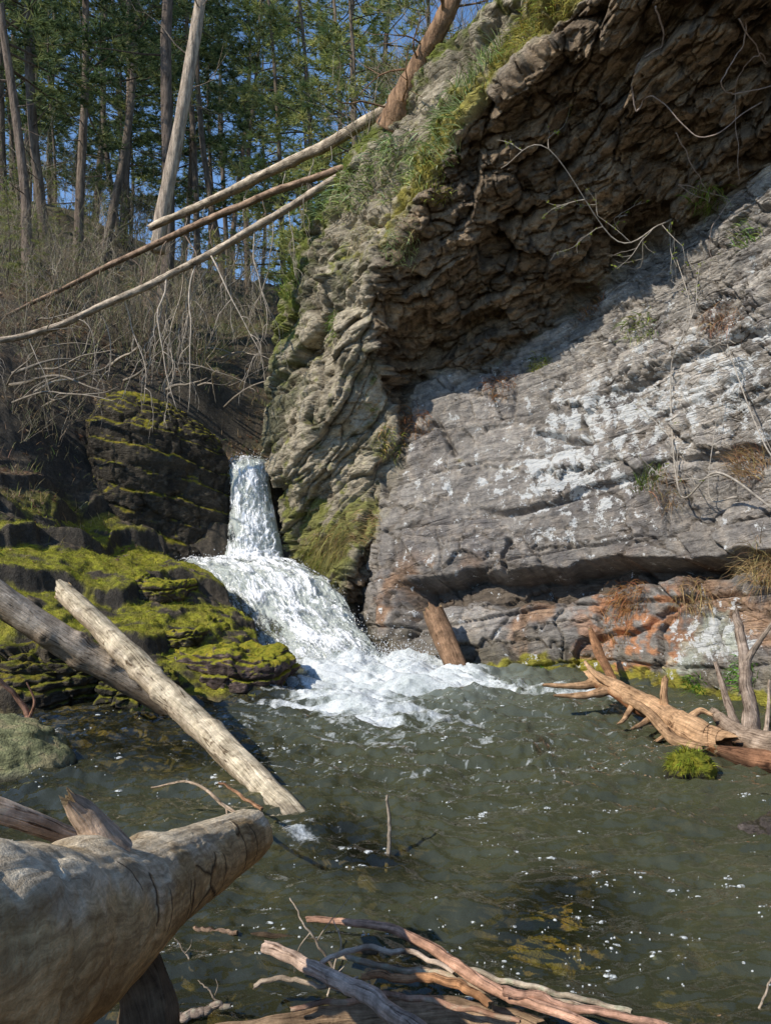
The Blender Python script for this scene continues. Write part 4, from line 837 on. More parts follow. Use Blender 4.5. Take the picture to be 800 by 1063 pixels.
dead_trunk('highest pale dead trunk fallen across the gorge onto the cliff brow', [(158,236,12.4),(230,203,11.7),(310,165,11.0),(380,126,10.3),(428,98,9.8)], [.06,.066,.072,.076,.07], (.58,.49,.38), 2.1,
    [(.12,.7,.2,.015,1),(.2,.35,-.4,.015,0),(.35,.9,.1,.018,1),(.45,.35,.6,.016,0),(.55,.7,.1,.015,1),(.62,.3,-.5,.016,0),(.75,.6,.1,.014,1),(.85,.4,.4,.013,0)], jag=(2.5,0), bend=.02)
dead_trunk('middle reddish brown dead trunk fallen across the gorge', [(-10,338,12.2),(62,300,12.4),(150,258,12.2),(230,222,11.6),(300,194,11.0),(368,170,10.4)], [.022,.035,.048,.052,.05,.04], (.40,.28,.20), 3.7,
    [(.3,.8,-.2,.016,1),(.42,.9,.1,.02,1),(.5,1.0,0,.02,1),(.58,.9,-.1,.016,1),(.66,.4,.5,.014,0),(.8,.5,.2,.014,1),(.2,.7,.3,.012,2),(.36,1.2,.2,.014,2),(.47,1.4,-.2,.014,2),(.62,1.0,.2,.013,2),(.72,.8,-.1,.012,2)], bend=.03)
dead_trunk('lowest long grey dead trunk with twisted limbs hanging down into the gorge', [(-60,362,9.4),(40,345,9.8),(120,312,10.1),(210,268,10.3),(300,215,10.2),(372,172,10.0)], [.036,.042,.046,.05,.052,.05], (.55,.46,.36), 5.3,
    [(.25,.8,-.5,.014,1),(.36,1.0,-.2,.016,1),(.47,1.5,.1,.022,2),(.52,1.9,-.2,.024,2),(.56,1.7,.25,.022,2),(.62,1.9,-.2,.022,2),(.68,1.3,.2,.018,2),(.76,1.2,.0,.016,1),(.85,.7,.2,.012,1),(.1,.6,.3,.012,1),(.18,.9,-.2,.013,2),(.3,1.1,.2,.014,2),(.42,1.5,-.1,.018,2),(.5,1.2,.3,.015,2),(.59,2.1,.0,.022,2),(.65,1.5,-.3,.016,2),(.72,1.6,.2,.016,2),(.55,1.3,.4,.012,2),(.6,1.2,-.4,.012,2),(.45,1.1,.3,.011,2),(.8,1.0,.1,.012,2)], bend=.025)
# ------------------------------------------------------------------ plants on the cliff and the bank
def leaf_mat(name, trans=.35):
    t = NT(name); c = t.attr('Col').outputs[0]
    d = t.bsdf(c, .6, None, .25); tl = t.n('ShaderNodeBsdfTranslucent', {'Color': c}).outputs[0]
    n = t.noise(t.coord('Object'), 8, 3); d2 = t.bsdf(t.mix(1, c, t.ramp(n, .3, .7, (.65,.65,.65), (1.3,1.3,1.2)), 'MULTIPLY'), .6, None, .25)
    return t.done(t.n('ShaderNodeMixShader', {0: trans, 1: d2, 2: tl}).outputs[0])
M_LEAF = leaf_mat('leaves'); M_GRASS = leaf_mat('grass_blades')
def blade_mesh(rg, n, origin_fn, dir_fn, length, width, droop, col, seg=4):
    """n tapered blades; origin/dir arrays (n,3)"""
    o = origin_fn; d = dir_fn/np.linalg.norm(dir_fn, axis=1)[:, None]; L = length*rg.uniform(.5, 1.15, n); W = width*rg.uniform(.6, 1.3, n)
    side = np.cross(d, rg.normal(size=(n, 3))); side /= np.linalg.norm(side, axis=1)[:, None]+1e-9
    V = np.empty((n, seg+1, 2, 3)); p = o.copy(); v = d.copy()
    for k in range(seg+1):
        w = W*(1-(k/seg)**1.5*.93)
        V[:, k, 0] = p-side*w[:, None]*.5; V[:, k, 1] = p+side*w[:, None]*.5
        p = p+v*(L/seg)[:, None]; v = v+np.array([0, 0, -droop]); v /= np.linalg.norm(v, axis=1)[:, None]
    i = np.arange(n*(seg+1)*2).reshape(n, seg+1, 2)
    F = np.stack([i[:, :-1, 0], i[:, :-1, 1], i[:, 1:, 1], i[:, 1:, 0]], -1).reshape(-1, 4)
    c = np.asarray(col)[None]*(1+.35*rg.normal(size=(n, 1)))*(1+.10*rg.normal(size=(n, 3)))
    C = np.repeat(np.clip(c, .01, .8), (seg+1)*2, 0)
    return V.reshape(-1, 3), F, C
def tuft(name, label, cat, px, py, size, n, col, group=None, droop=.35, width=.006, spread=1.0, up=.5, seed=0, length=None, col2=None):
    p, nn = cliff_at(px, py); rg = np.random.RandomState(int(px*7+py*13+seed))
    t1 = np.cross(nn, [0, 0, 1.]); t1 /= np.linalg.norm(t1)+1e-9; t2 = np.cross(t1, nn)
    ks = np.argsort((CPX-px).ravel()**2+(CPY-py).ravel()**2)[:900]; loc = PC.reshape(-1, 3)[ks]; dd = np.linalg.norm(loc-p, axis=1); loc = loc[dd < size*.55+.04]
    o = loc[rg.randint(0, len(loc), n)]+rg.normal(0, .012, (n, 3))-nn*.012
    d = nn[None]*1.0+np.array([0, 0, up])[None]+rg.normal(0, .45*spread, (n, 3))
    V, F, C = blade_mesh(rg, n, o, d, length or size, width, droop, col)
    if col2 is not None:
        k = np.repeat(rg.uniform(size=n) < .4, 10); C[k] = C[k]/np.array(col)*np.array(col2)
    ob = obj(name, V-p, F, M_GRASS, col=np.clip(C*1.2, .01, .8)); ob.location = p; return tag(ob, label, cat, group)
GRN, LGR, TAN, YEL, RUST = (.13,.18,.04), (.33,.38,.18), (.42,.30,.15), (.24,.24,.04), (.36,.18,.07)
for x, y, s in [(338,214,.34),(357,202,.40),(376,186,.42),(372,205,.35),(396,168,.42),(410,158,.40),(424,150,.40),(436,168,.42),(428,182,.35),(448,150,.38),(458,128,.36),(470,108,.36),(482,92,.34),(476,128,.34),(494,74,.34),(508,56,.32),(462,160,.34),(404,196,.34)]:
    tuft('fern_clump', 'pale green fern fronds hanging from the mossy brow of the cliff', 'fern', x, y, s*.9, 80, LGR, 'ferns hanging along the cliff brow', .30, .012, .8, .25, length=s*.75, col2=GRN)
for x, y, s in [(536,34,.34),(552,22,.34),(566,10,.30),(524,48,.30),(548,44,.26),(512,84,.26),(452,196,.26),(444,186,.28),(580,2,.3)]:
    tuft('moss_tuft', 'yellow green moss tuft on the sunlit edge of the overhang', 'moss', x, y, s, 170, (.27,.24,.05), 'yellow moss along the overhang edge', .42, .009, 1.2, .1, length=s*.42, col2=(.22,.24,.06))
for lab, x, y, s, col in [('bushy green fern clump alone on the dark edge of the overhang', 417,256,.42,LGR), ('small green tuft on the left cliff face above the bulging rock', 343,338,.30,GRN), ('dark green moss hanging on the left outline of the cliff', 304,292,.5,GRN),
        ('green grass tuft at the highest ledge left of the smooth wall', 405,462,.36,(.20,.22,.04)), ('green plant high on the broken slope near the right edge', 775,245,.34,GRN), ('green leafy tuft on the broken beds right of the bare shrub', 735,200,.38,(.16,.20,.03)), ('small green tuft on the ledge of the pale lichen band', 672,498,.28,GRN),
        ('green tuft growing on the ledge below the shadow line', 665,338,.32,(.17,.20,.05)), ('small bright green plant at the waterline left of the orange log', 556,700,.18,(.12,.26,.03)), ('bright green plant behind the forked driftwood snag', 757,697,.22,(.12,.26,.03)), ('bright leafy plant beside the pale lichen at the right foot of the cliff', 708,714,.20,(.12,.24,.03)),
        ('green grass on the top corner of the broken ledge', 556,378,.25,(.20,.22,.04))]:
    tuft('grass_tuft', lab, 'grass tuft', x, y, s, 170, col, None, .35, .010, 1.0, .5, length=s*.6, col2=TAN if y == 462 else None)
for lab, x, y, s, n, col in [('thick mat of dry tan grass overhanging the right edge of the cliff foot', 785,590,.62,420,TAN), ('dry rusty grass spilling from the crack right of the undercut', 640,612,.45,220,RUST), ('tan dead grass hanging under the crack at the lower right', 705,612,.42,200,TAN), ('tan and green grass slope right beside the lower cascade', 352,562,.62,420,(.32,.27,.10)),
        ('dry grass patch above the grass slope next to the upper cascade', 380,548,.40,200,TAN), ('yellow grass on the wet rock just right of the cascade', 325,585,.5,260,(.22,.22,.05)), ('rusty grass in the corner left of the smooth wall', 432,440,.36,160,RUST), ('dry brown grass on the ledge above the smooth wall', 520,402,.34,150,RUST),
        ('tan grass along the lichen ledge at the right', 690,510,.42,160,(.36,.24,.13)), ('dry grass beneath the bare sapling at the right edge', 775,485,.5,260,(.38,.24,.13)), ('reddish dry grass high on the broken slope', 745,330,.45,200,(.34,.20,.12)), ('thin dry tuft on the crest of the broken slope', 610,318,.32,110,RUST), ('dry grass at the top of the mossy brow', 420,235,.34,150,(.32,.28,.14)),
        ('dry brown grass above the leaning stump', 628,655,.34,140,RUST), ('hanging pale grass on the left cliff face under the ferns', 372,246,.45,170,(.33,.30,.17))]:
    tuft('dry_grass', lab, 'dry grass', x, y, s, n, col, None, .55, .006, .9, .35, length=s*.72, col2=np.array(col)*.7)
# green cushion of grass on the little rock in the pool
rk = rock('pool_rock', 'small dark rock in the pool under a round cushion of green moss', 'rock', (1.88,4.72,.02), (.27,.24,.26), 8.8, 36, .1, .02, .04, 2.6, 0, 0, (.05,.045,.03), (.20,.22,.02), .0, .3, fk=.15)
rg = np.random.RandomState(3); n = 800; a = rg.uniform(0, 6.28, n); e = np.arcsin(rg.uniform(.05, 1, n)); d = np.stack([np.cos(a)*np.cos(e), np.sin(a)*np.cos(e), np.sin(e)], -1)
V, F, C = blade_mesh(rg, n, d*np.array([.125,.115,.11])+np.array([0,0,.02]), d+np.array([0,0,.3])+rg.normal(0,.3,(n,3)), .058*np.where(rg.uniform(size=n) < .2, 1.6, .8), .006, .5, (.25,.27,.03))
ob = obj('moss_cushion', V, F, M_GRASS, rk, col=C)
# short moss fuzz over the bank, and dead leaves
def scatter_on_grid(P, N, weight, n, rg):
    w = weight.ravel().clip(0); a = np.abs(np.cross(np.gradient(P, axis=1), np.gradient(P, axis=0))); ar = np.linalg.norm(a, axis=-1).ravel()
    p = w*ar; k = rg.choice(len(p), n, p=p/p.sum()); return P.reshape(-1, 3)[k]+rg.normal(0, .006, (n, 3)), N.reshape(-1, 3)[k]
rg = np.random.RandomState(12)
o_, n_ = scatter_on_grid(PG, NG, moss, 30000, rg)
V, F, C = blade_mesh(rg, 30000, o_, n_+rg.normal(0, .5, (30000, 3)), .026, .006, .25, (.25,.26,.025), seg=2)
ob = obj('moss_fuzz', V, F, M_GRASS, col=C); tag(ob, 'short yellow green moss growing over the terraced left bank', 'moss', kind='stuff')
lw = sstep(.4, .8, NG[..., 2])*(GX < -.9)*(GX > -14)*(GY > 5.5)*(GY < 24)*sstep(.6, 1.6, GZ)*(1-.8*moss)*sstep(-.3, .3, m2+m1)
n = 16000; o_, n_ = scatter_on_grid(PG, NG, lw, n, rg)
o_ = o_+n_*.012; u = np.cross(n_, rg.normal(size=(n, 3))); u /= np.linalg.norm(u, axis=1)[:, None]; v = np.cross(n_, u); s = rg.uniform(.018, .045, n)[:, None]; lift = n_*rg.uniform(-.3, .7, n)[:, None]
V = np.stack([o_-u*s, o_+v*s*.5+lift*s*.4, o_+u*s+lift*s, o_-v*s*.5], 1).reshape(-1, 3); F = np.arange(4*n).reshape(n, 4)
cc = np.array([(.20,.11,.06),(.30,.20,.12),(.15,.08,.05),(.36,.26,.17)])[rg.randint(0, 4, n)]*(1+.25*rg.normal(size=(n, 1)))
ob = obj('leaf_litter', V, F, M_LEAF, col=np.repeat(np.clip(cc, .02, .6), 4, 0), smooth=False); tag(ob, 'brown dead leaves scattered over the left slope', 'leaves', kind='stuff')
# bare shrubs -----------------------------------------------------------
def shrub_mb(seed, h, stems, spread, cols, r0=.010, buds=0):
    rg = random.Random(seed); mb = MB(); lv = MB()
    def grow(p, d, L, r, dep):
        m = 7 if dep == 0 else 5; pts = [p]; dirs = []
        for k in range(m):
            d = d+np.array([rg.gauss(0, .16), rg.gauss(0, .16), rg.gauss(.02, .10)]); d = d/np.linalg.norm(d); pts.append(pts[-1]+d*L/m); dirs.append(d)
        mb.tube(pts, np.linspace(r, r*.4, m+1), 4 if dep == 0 else 3, False, c=np.array(cols[rg.randrange(len(cols))])*rg.uniform(.7, 1.2))
        if buds and dep == 2:
            for q in pts[2:]:
                if rg.random() < buds:
                    for _ in range(2):
                        a = np.array([rg.gauss(0, 1) for _ in range(3)]); a /= np.linalg.norm(a); b = np.cross(a, d); s = .016
                        lv.add([q, q+a*s+b*s*.4, q+a*2*s, q+a*s-b*s*.4], [[0, 1, 2, 3]], None, (.30,.36,.06))
        if dep < 2:
            for k in range(2 if dep == 0 else 1, m):
                for _ in range(2 if dep == 0 else 1):
                    if rg.random() < .8:
                        a = np.array([rg.gauss(0, 1), rg.gauss(0, 1), rg.gauss(.2, .5)]); a /= np.linalg.norm(a); e = dirs[k]*.8+a*.7
                        grow(pts[k+1], e/np.linalg.norm(e), L*rg.uniform(.3, .55)*(1-.06*k), r*.55, dep+1)
    for _ in range(stems):
        a = rg.uniform(0, 6.28); s = rg.uniform(.1, 1)*spread; d = np.array([math.cos(a)*s, math.sin(a)*s, 1.]); d /= np.linalg.norm(d)
        grow(np.array([math.cos(a), math.sin(a), 0])*.08*rg.random(), d, h*rg.uniform(.6, 1.1), r0*rg.uniform(.7, 1.2), 0)
    return mb, lv
GREYS = [(.36,.30,.22), (.26,.20,.14), (.44,.38,.28), (.20,.15,.10), (.26,.25,.12)]
protos = []
for k in range(5):
    mb, _ = shrub_mb(100+k, 1.3, 7, .75, GREYS, .0065); o = mb.build('bare_shrub', M_TWIG); protos.append(o)
used = [False]*5
def place(protos, used, k, loc, sc, rz, label, cat, group):
    o = protos[k] if not used[k] else copy_tree(protos[k]); used[k] = True
    o.location = loc; o.scale = (sc, sc, sc*1.0); o.rotation_euler = (0, 0, rz); tag(o, label, cat, group); return o
rg = random.Random(5)
for i in range(110):
    x = rg.uniform(-40, 300); y = rg.uniform(192, 385) if i < 96 else rg.uniform(340, 470)
    if y > 400 and x > 90: x = rg.uniform(-10, 90)
    p = hit_ground(x, y, 8.5, 34)
    if p[1] > 33: continue
    near_ = p[1] < 12
    place(protos, used, rg.randrange(5), tuple(p-np.array([0, 0, .04])), rg.uniform(.75, 1.5)*(.6 if near_ else 1)*(1.0+max(0, p[1]-14)*.03), rg.uniform(0, 6.28), 'bare grey brown shrub in the thicket on the wooded slope', 'shrub', 'bare shrubs of the thicket on the slope')
for i, (x, y) in enumerate([(395,125),(408,112),(425,95),(445,72),(460,50),(478,30),(500,12),(520,2),(540,-20),(372,150),(560,-45),(590,-80)]):
    p, nn = cliff_at(x+6, y+4); place(protos, used, rg.randrange(5), tuple(p+np.array([.15, .5, -.05])), rg.uniform(.7, 1.1), rg.uniform(0, 6.28), 'bare thin twigs of brush growing on the cliff brow against the sky', 'shrub', 'bare brush along the cliff brow')
def cliff_bush(label, pts, r, seed, side, buds, cat='shrub'):
    """a bare bush whose main stem runs along given directions in front of the cliff"""
    P = []
    for x, y, off in pts:
        p, nn = cliff_at(x, y); P.append(p+nn*off)
    o = empty('bare_bush', tuple(P[0]), label=label, cat=cat); P = [p-P[0] for p in P]; Q = spline(np.array(P), 40); rg = random.Random(seed)
    mb = MB(); mb.tube(Q, np.linspace(r, r*.3, 40), 6, c=(.38,.33,.27)); mb.build('stem', M_TWIG, o)
    lv = MB()
    def go(p, d, L, r, dep):
        pts = [p]
        for k in range(6):
            d = d+np.array([rg.gauss(0, .2), rg.gauss(0, .2), rg.gauss(.04, .2)]); d /= np.linalg.norm(d); pts.append(pts[-1]+d*L/6)
        tw.tube(pts, np.linspace(r, r*.35, 7), 4, False, c=np.array((.40,.35,.29))*rg.uniform(.7, 1.15))
        for q in pts[1:]:
            if rg.random() < buds:
                for _ in range(3):
                    a = np.array([rg.gauss(0, 1) for _ in range(3)]); a /= np.linalg.norm(a); b = np.cross(a, d); s = rg.uniform(.010, .02)
                    lv.add([q, q+a*s+b*s*.5, q+a*2*s, q+a*s-b*s*.5], [[0, 1, 2, 3]], None, np.array((.30,.36,.05))*rg.uniform(.7, 1.2))
        if dep < 2:
            for k in range(2, 7):
                if rg.random() < .55:
                    a = np.array([rg.gauss(0, 1) for _ in range(3)]); go(pts[k], d*.7+.5*a/np.linalg.norm(a), L*rg.uniform(.35, .6), r*.6, dep+1)
    for f, L in side:
        tw = MB(); k = int(f*39); d = Q[min(k+1, 39)]-Q[max(k-1, 0)]; d /= np.linalg.norm(d)+1e-9; a = np.array([rg.gauss(0, 1), rg.gauss(0, .6), rg.gauss(.1, 1)]); go(Q[k], d*.8+.75*a/np.linalg.norm(a), L, r*.5, 1); tw.build('twig', M_TWIG, o)
    if lv.n: lv.build('buds', M_LEAF, o, smooth=False)['kind'] = 'stuff'
    return o
cliff_bush('pale bare bush with tiny green buds in front of the dark overhang', [(692,258,.05),(672,228,.35),(650,190,.55),(628,178,.65),(590,190,.7),(565,200,.7)], .011, 4, [(.3,.6),(.4,.8),(.45,.6),(.5,.9),(.55,.7),(.65,.6),(.7,.5),(.8,.45),(.9,.35)], .45)
cliff_bush('second thin budding stem reaching right from the bare bush in the overhang', [(650,262,.05),(640,240,.3),(612,238,.5)], .007, 14, [(.4,.35),(.7,.3)], .3)
cliff_bush('bare arching sapling rooted in dry grass at the right edge of the cliff', [(800,528,.1),(765,505,.35),(735,470,.5),(722,420,.55),(720,350,.5),(712,290,.45)], .012, 6, [(.2,.7),(.3,.9),(.4,.7),(.5,.8),(.6,.7),(.7,.5),(.8,.6),(.9,.4)], .10)
cliff_bush('tangled bare stems at the right edge above the lichen ledge', [(815,500,.1),(800,450,.35),(785,400,.45),(770,360,.5)], .009, 8, [(.2,.6),(.4,.7),(.6,.6),(.8,.5)], .05)
cliff_bush('red brown bare twigs beside the dry grass mat at the right', [(760,520,.05),(745,490,.25),(742,440,.3)], .009, 9, [(.3,.4),(.5,.5),(.8,.4)], .05)
for lab, pts, r in [('long pale vine drooping across the upper right of the overhang', [(672,-20,.2),(665,30,.25),(650,55,.2),(668,75,.25),(700,110,.3),(750,112,.3),(815,100,.2)], .009), ('second vine looping near the top right corner', [(740,-30,.2),(758,10,.25),(750,40,.3),(775,70,.3),(820,82,.2)], .008),
        ('thin vine hanging down from the overhang near the right edge', [(790,-20,.2),(775,40,.3),(790,60,.3),(782,110,.3),(770,150,.3)], .006), ('pale vine tracing the overhang right of the budding bush', [(700,118,.2),(712,150,.3),(725,172,.35),(738,182,.3),(765,190,.2)], .006), ('thin vine trailing over the broken slope at the right', [(805,170,.1),(778,185,.2),(752,200,.2),(742,240,.15),(735,285,.1)], .006)]:
    P = spline(np.array([cliff_at(x, y)[0]+cliff_at(x, y)[1]*o_ for x, y, o_ in pts]), 70)+.03*np.stack([fbm(np.stack([np.linspace(0, 9, 70)+k*9.1+r*999, np.zeros(70), np.zeros(70)], -1), 3) for k in range(3)], -1)
    mb = MB(); mb.tube(P, np.linspace(r, r*.5, 70), 6, c=(.34,.27,.23))
    ob = mb.build('vine', M_TWIG); tag(ob, lab, 'vine')

# dead sticks lying over the dim slope behind the dark block, and roots hanging beside it
rg = random.Random(21)
for i in range(26):
    x = rg.uniform(-10, 285); y = rg.uniform(290, 430); p = hit_ground(x, y, 8.5, 30); L = rg.uniform(.7, 2.2); a = rg.uniform(-.9, .9); up_ = rg.uniform(.05, .55)
    d = np.array([math.cos(a), -.4+.5*math.sin(a), up_]); P = [p+np.array([0, -.05, .05])]
    for k in range(6): d = d+np.array([rg.gauss(0, .18), rg.gauss(0, .18), rg.gauss(-.04, .18)]); d /= np.linalg.norm(d); P.append(P[-1]+d*L/6)
    mb = MB(); mb.tube(spline(np.array(P), 24), np.linspace(rg.uniform(.014, .032), .005, 24), 6, rough=.15, c=np.array((.36,.30,.23))*rg.uniform(.5, 1.1), seed=i)
    for k in (2, 3, 4):
        e = np.array([rg.gauss(0, 1), rg.gauss(0, .5), rg.gauss(.1, .8)]); mb.tube(spline(np.array([P[k], P[k]+e*.12*L, P[k]+e*.2*L+np.array([0, 0, rg.gauss(0, .06)])]), 8), np.linspace(.009, .003, 8), 4, c=np.array((.36,.30,.23))*rg.uniform(.5, 1.0))
    ob = mb.build('dead_branch_on_slope', M_TWIG); ob.name = 'fallen_branch'; tag(ob, 'dead forked stick lying in the dim brush of the slope behind the waterfall', 'branch', 'dead sticks on the slope behind the waterfall')

# dead grass and low growth between the shrubs
rg = np.random.RandomState(33)
gw = sstep(.3, .7, NG[..., 2])*(GX < -.9)*(GX > -16)*(GY > 5.5)*(GY < 27)*sstep(1.2, 2.0, GZ)*sstep(-.25, .25, m1+.5*m2)
n = 16000; o_, n_ = scatter_on_grid(PG, NG, gw, n, rg)
dirs = n_*.4+np.array([0, 0, .8])+rg.normal(0, .45, (n, 3)); far_ = np.clip(o_[:, 1:2]/12, .7, 2)
V, F, C = blade_mesh(rg, n, o_, dirs, .17, .009, .35, (.36, .28, .15), seg=2)
k = np.repeat(rg.uniform(size=n) < .35, 6); C[k] = C[k]*np.array([.55, .85, .45])
ob = obj('dead_grass', V, F, M_GRASS, col=C); tag(ob, 'thin dead grass between the shrubs of the left slope', 'grass', kind='stuff')
# ------------------------------------------------------------------ trees
t = NT('tree_bark'); c = t.attr('Col').outputs[0]; v = t.coord('Object', (1, 1, .22))
a = t.noise(v, 16, 5, .65); b = t.noise(v, 60, 3, .6)
M_BARK = t.done(t.bsdf(t.mix(1, c, t.ramp(a, .35, .68, (.45,.43,.42), (1.45,1.4,1.35)), 'MULTIPLY'), .9, t.bump(t.math('ADD', a, t.math('MULTIPLY', b, .3)), 1.0, .05), .15))
M_NEEDLE = leaf_mat('needles', .42)
def conifer(seed, H, r, base, reach, dens, cols, bark, tri_len=.26, lean=(0, 0)):
    rg = np.random.RandomState(seed); m = 26; zz = np.linspace(-.5, H, m)
    P = np.stack([lean[0]*zz+.22*H/14*np.sin(zz*.42+seed)+.05*rg.normal(size=m).cumsum()*.3, lean[1]*zz+.08*np.sin(zz*.42+2*seed), zz], -1)
    tr = MB(); tr.tube(P, r*(1-.86*np.clip(zz/H, 0, 1)**1.1)*(1+.5*np.exp(-np.clip(zz+.5, 0, None)*1.3)), 12, rough=.12, c=bark, seed=seed)
    lm = MB(); vs = []; cs_ = []
    z = base*H*.45
    while z < H*.985:
        f = z/H; live = f > base; L = reach*H*(1-max(0, (f-base)/(1-base))**1.1*.88)*rg.uniform(.55, 1.15)
        if not live: L *= rg.uniform(.2, .6)
        az_ = rg.uniform(0, 6.28); p0 = np.array([np.interp(z, zz, P[:, 0]), np.interp(z, zz, P[:, 1]), z])
        d = np.array([math.cos(az_), math.sin(az_), rg.uniform(-.15, .35) if live else rg.uniform(-.35, .15)]); pts = [p0]; n_ = 8
        for k in range(n_):
            d = d+np.array([rg.normal(0, .10), rg.normal(0, .10), -.05+.02*k]); d /= np.linalg.norm(d); pts.append(pts[-1]+d*L/n_)
        lm.tube(pts, np.linspace(.011*L+.008, .004, n_+1), 4, False, c=np.array(bark)*rg.uniform(.6, 1.0))
        if live:
            Q = spline(np.array(pts), 40)
            nt_c = int(dens*L*(1 if f < .9 else 1.6)); ks = (rg.uniform(.22, 1, nt_c)**.8*39).astype(int)
            tone = rg.uniform(.75, 1.2)
            sd = np.cross(d, [0, 0, 1.]); sd /= np.linalg.norm(sd)+1e-9
            for k in ks:
                wdt = L*.30*(1-.55*k/39)+.1; c0 = Q[k]+sd*rg.uniform(-1, 1)*wdt+np.array([0, 0, rg.normal(-.03, .07)]); nn = 16
                dr = rg.normal(size=(nn, 3))*np.array([1, 1, .55])+d*.9+sd*np.sign((c0-Q[k])@sd)*.6; dr /= np.linalg.norm(dr, axis=1)[:, None]
                ll = tri_len*rg.uniform(.6, 1.25, nn)[:, None]; s = np.cross(dr, rg.normal(size=(nn, 3))); s /= np.linalg.norm(s, axis=1)[:, None]; s *= tri_len*.052*rg.uniform(.7, 1.4, nn)[:, None]
                vs.append(np.stack([c0-s, c0+s, c0+dr*ll], 1).reshape(-1, 3)); cc = np.array(cols[rg.randint(len(cols))])*tone*rg.uniform(.75, 1.25); cs_.append(np.broadcast_to(cc, (nn*3, 3)))
        z += rg.uniform(.10, .30)*H/14*(1 if live else 1.8)
    V = np.concatenate(vs); root = empty('conifer_tree')
    tr.build('trunk', M_BARK, root); LV, LF = lm.data(); n0_ = len(LV); T_ = np.arange(len(V)).reshape(-1, 3)+n0_
    nf = sum(len(f) for f in LF)
    obj('crown', np.concatenate([LV, V]), LF+[T_], None, root, smooth=False, col=np.concatenate([np.concatenate(lm.c)]+cs_), mats=[M_BARK, M_NEEDLE], mi=np.concatenate([np.zeros(nf), np.ones(len(T_))])); return root
DK = [(.085,.125,.05), (.11,.15,.058), (.065,.10,.042), (.16,.18,.065)]; LT = [(.30,.33,.11), (.36,.38,.13), (.22,.28,.10), (.44,.42,.16)]
BK = (.19,.15,.12)
TP = [conifer(11, 17, .10, .22, .13, 11, DK, BK), conifer(12, 19, .11, .36, .13, 10, DK, (.16,.13,.105)), conifer(13, 15, .09, .16, .15, 12, DK+LT[:1], (.15,.12,.095)), conifer(14, 20, .14, .36, .13, 10, DK, (.15,.12,.10)), conifer(15, 13, .09, .10, .16, 12, LT, (.16,.13,.10), .24)]
tu = [False]*5
def tree(px, d, k, sc, label, group='conifers of the wood behind the gorge', name='conifer_tree', dz_=0):
    x = (px-CX)/FPX*d; z = float(ground_raw(np.array([x]), np.array([d]))[0])-.1+dz_
    o = TP[k] if not tu[k] else copy_tree(TP[k]); tu[k] = True; o.location = (x, d, z); o.scale = (sc,)*3; o.rotation_euler = (rg.gauss(0, .03), rg.gauss(.015, .035), rg.uniform(0, 6.28)); tag(o, label, 'tree', group); return o
rg = random.Random(8)
LB = 'tall dark conifer standing among others in the wood behind the gorge'
for px, d, k, sc in [(152,15.5,3,1.0),(85,17,0,1.0),(46,16,1,.95),(18,14.5,0,.9),(112,20,1,1.0),(130,24,0,1.1),(228,27,1,1.1),(247,33,0,1.2),(262,27,2,1.15),(6,20,2,1.1),(186,30,2,1.25),
        (-40,15,1,1),(-95,18,0,1),(-60,24,2,1.2),(100,35,3,1.2),(40,38,1,1.3),(240,43,1,1.3),(-10,30,0,1.2),(120,29,1,1.05),(310,44,1,1.3),(205,29,1,1.1),(30,24,3,1.0),(60,42,1,1.3),(125,44,1,1.3),(175,38,1,1.2),(220,46,1,1.3),(15,34,1,1.2),(60,34,2,1.1),(-20,40,2,1.3),(90,44,2,1.3),(130,38,2,1.1),(175,46,2,1.3),(225,50,2,1.4),(270,42,2,1.2),(30,48,2,1.4),(110,27,2,.75),(55,29,2,.7),(20,22,2,.55),(165,30,2,.7),(215,33,2,.8),(85,23,2,.5),(140,24,2,.5)]:
    tree(px, d, k, sc, LB)
LR = 'lighter yellow green pine rising behind the fallen trunks and the cliff brow'
for px, d, k, sc in [(318,20,4,1.0),(348,15.5,4,.85),(376,17,4,1.0),(398,21,4,1.2),(425,18,4,1.0),(345,26,4,1.3),(300,24,4,1.1)]: tree(px, d, k, sc, LR, 'light pines above the cliff brow')
LS = 'small young conifer in the undergrowth of the left slope'
for x, y, sc in [(20,270,.16),(60,262,.14),(95,255,.15),(130,262,.13),(8,300,.15),(40,310,.12),(150,290,.11),(220,300,.14),(250,290,.16),(80,300,.10),(-10,235,.2),(190,262,.15),(285,262,.2)]:
    p = hit_ground(x, y, 9, 34); o = TP[4] if not tu[4] else copy_tree(TP[4]); o.location = tuple(p); o.scale = (sc*1.15, sc*1.15, sc); o.rotation_euler = (0, 0, rg.uniform(0, 6)); tag(o, LS, 'sapling', 'young conifers in the undergrowth'); o.name = 'conifer_sapling'
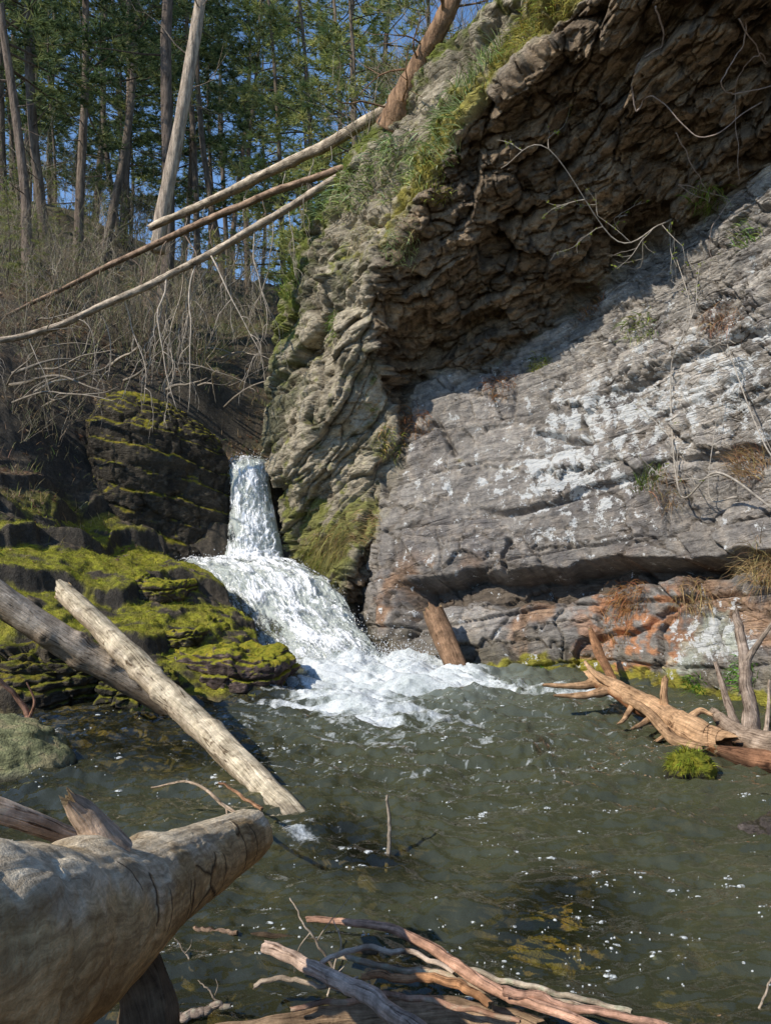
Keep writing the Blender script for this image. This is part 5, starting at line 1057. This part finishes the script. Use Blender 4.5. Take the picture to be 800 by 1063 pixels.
# the bright leaning trunk, and the brown one on the brow
def bare_tree(name, label, pts, rad, bark, nb_, seed, lo=.3):
    P = np.array(pxp(pts)); o = empty(name, tuple(P[0]), label=label, cat='tree'); Q = spline(P-P[0], 60); mb = MB(); mb.tube(Q, np.interp(np.linspace(0, 1, 60), np.linspace(0, 1, len(rad)), rad), 16, rough=.12, c=bark, seed=seed); mb.build('trunk', M_BARK, o)
    r_ = random.Random(seed)
    for i in range(nb_):
        bm = MB(); f = r_.uniform(lo, 1); k = int(f*58); a = r_.uniform(0, 6.28); d = np.array([math.cos(a), math.sin(a), r_.uniform(-.1, .7)]); L = r_.uniform(.5, 1.6); pts_ = [Q[k]]
        for j in range(7):
            d = d+np.array([r_.gauss(0, .2) for _ in range(3)]); d /= np.linalg.norm(d); pts_.append(pts_[-1]+d*L/7)
            if j > 1 and r_.random() < .6:
                e = d+np.array([r_.gauss(0, .7) for _ in range(3)]); bm.tube([pts_[-1], pts_[-1]+e*.15*L, pts_[-1]+e*.27*L+np.array([0, 0, .05])], [.006, .004, .003], 3, False, c=np.array(bark)*.9)
        bm.tube(pts_, np.linspace(.017, .004, 8), 4, False, c=np.array(bark)*r_.uniform(.7, 1.1)); bm.build('branch', M_BARK, o)
    return o
bare_tree('leaning_tree', 'sunlit pale bare trunk leaning to the right in front of the dark wood', [(163,262,13.3),(170,215,13.3),(184,145,13.3),(197,70,13.3),(208,0,13.3),(220,-110,13.4),(228,-230,13.5)], [.125,.12,.11,.105,.10,.09,.06], (.40,.33,.26), 14, 3, .4)
bare_tree('leaning_tree', 'crooked brown tree trunk rooted on the cliff brow at the top', [(408,134,9.55),(419,104,9.35),(437,66,9.1),(454,32,8.9),(474,-12,8.8),(506,-110,8.8)], [.24,.17,.125,.11,.10,.07], (.30,.19,.115), 16, 5, .15)
# ------------------------------------------------------------------ light, sky, camera
SUN_EL, SUN_AZ = 40.0, -124.0      # azimuth measured from +Y clockwise towards +X (so negative is to the left)
az, el = R(SUN_AZ), R(SUN_EL)
sdir = Vector((math.sin(az)*math.cos(el), math.cos(az)*math.cos(el), math.sin(el)))
sl = bpy.data.lights.new('sun', 'SUN'); sl.energy = 5.0; sl.angle = R(.53); sl.color = (1, .935, .82)
so = bpy.data.objects.new('sun', sl); link(so); so.rotation_euler = sdir.to_track_quat('Z', 'Y').to_euler()
w = bpy.data.worlds.new('World'); scene.world = w; w.use_nodes = True
nt_ = w.node_tree; bg = nt_.nodes['Background']
sky = nt_.nodes.new('ShaderNodeTexSky'); sky.sky_type = 'NISHITA'; sky.sun_disc = False
sky.sun_elevation = el; sky.sun_rotation = az; sky.altitude = 400; sky.air_density = 1.0; sky.dust_density = .1; sky.ozone_density = 3.5
hs = nt_.nodes.new('ShaderNodeHueSaturation'); hs.inputs['Saturation'].default_value = 1.06; hs.inputs['Value'].default_value = 1.4; nt_.links.new(sky.outputs[0], hs.inputs['Color']); nt_.links.new(hs.outputs[0], bg.inputs[0]); bg.inputs[1].default_value = .15
cam = bpy.data.cameras.new('camera'); co = bpy.data.objects.new('camera', cam); link(co)
cam.sensor_fit = 'VERTICAL'; cam.sensor_height = 36.0; cam.lens = FPX/1063*36
cam.clip_start = .05; cam.clip_end = 3000
co.location = (0, 0, H_CAM); co.rotation_euler = (R(90), 0, 0)
cam.shift_y = (HOR-531.5)/1063          # level camera, frame raised as the phone's crop shows it
scene.camera = co
scene.view_settings.view_transform = 'Standard'; scene.view_settings.look = 'None'; scene.view_settings.exposure = 0; scene.view_settings.gamma = 1
cy = scene.cycles
cy.use_denoising = True; cy.max_bounces = 8; cy.diffuse_bounces = 3; cy.glossy_bounces = 3; cy.transmission_bounces = 4; cy.transparent_max_bounces = 16
cy.caustics_reflective = False; cy.caustics_refractive = False; cy.sample_clamp_indirect = 6
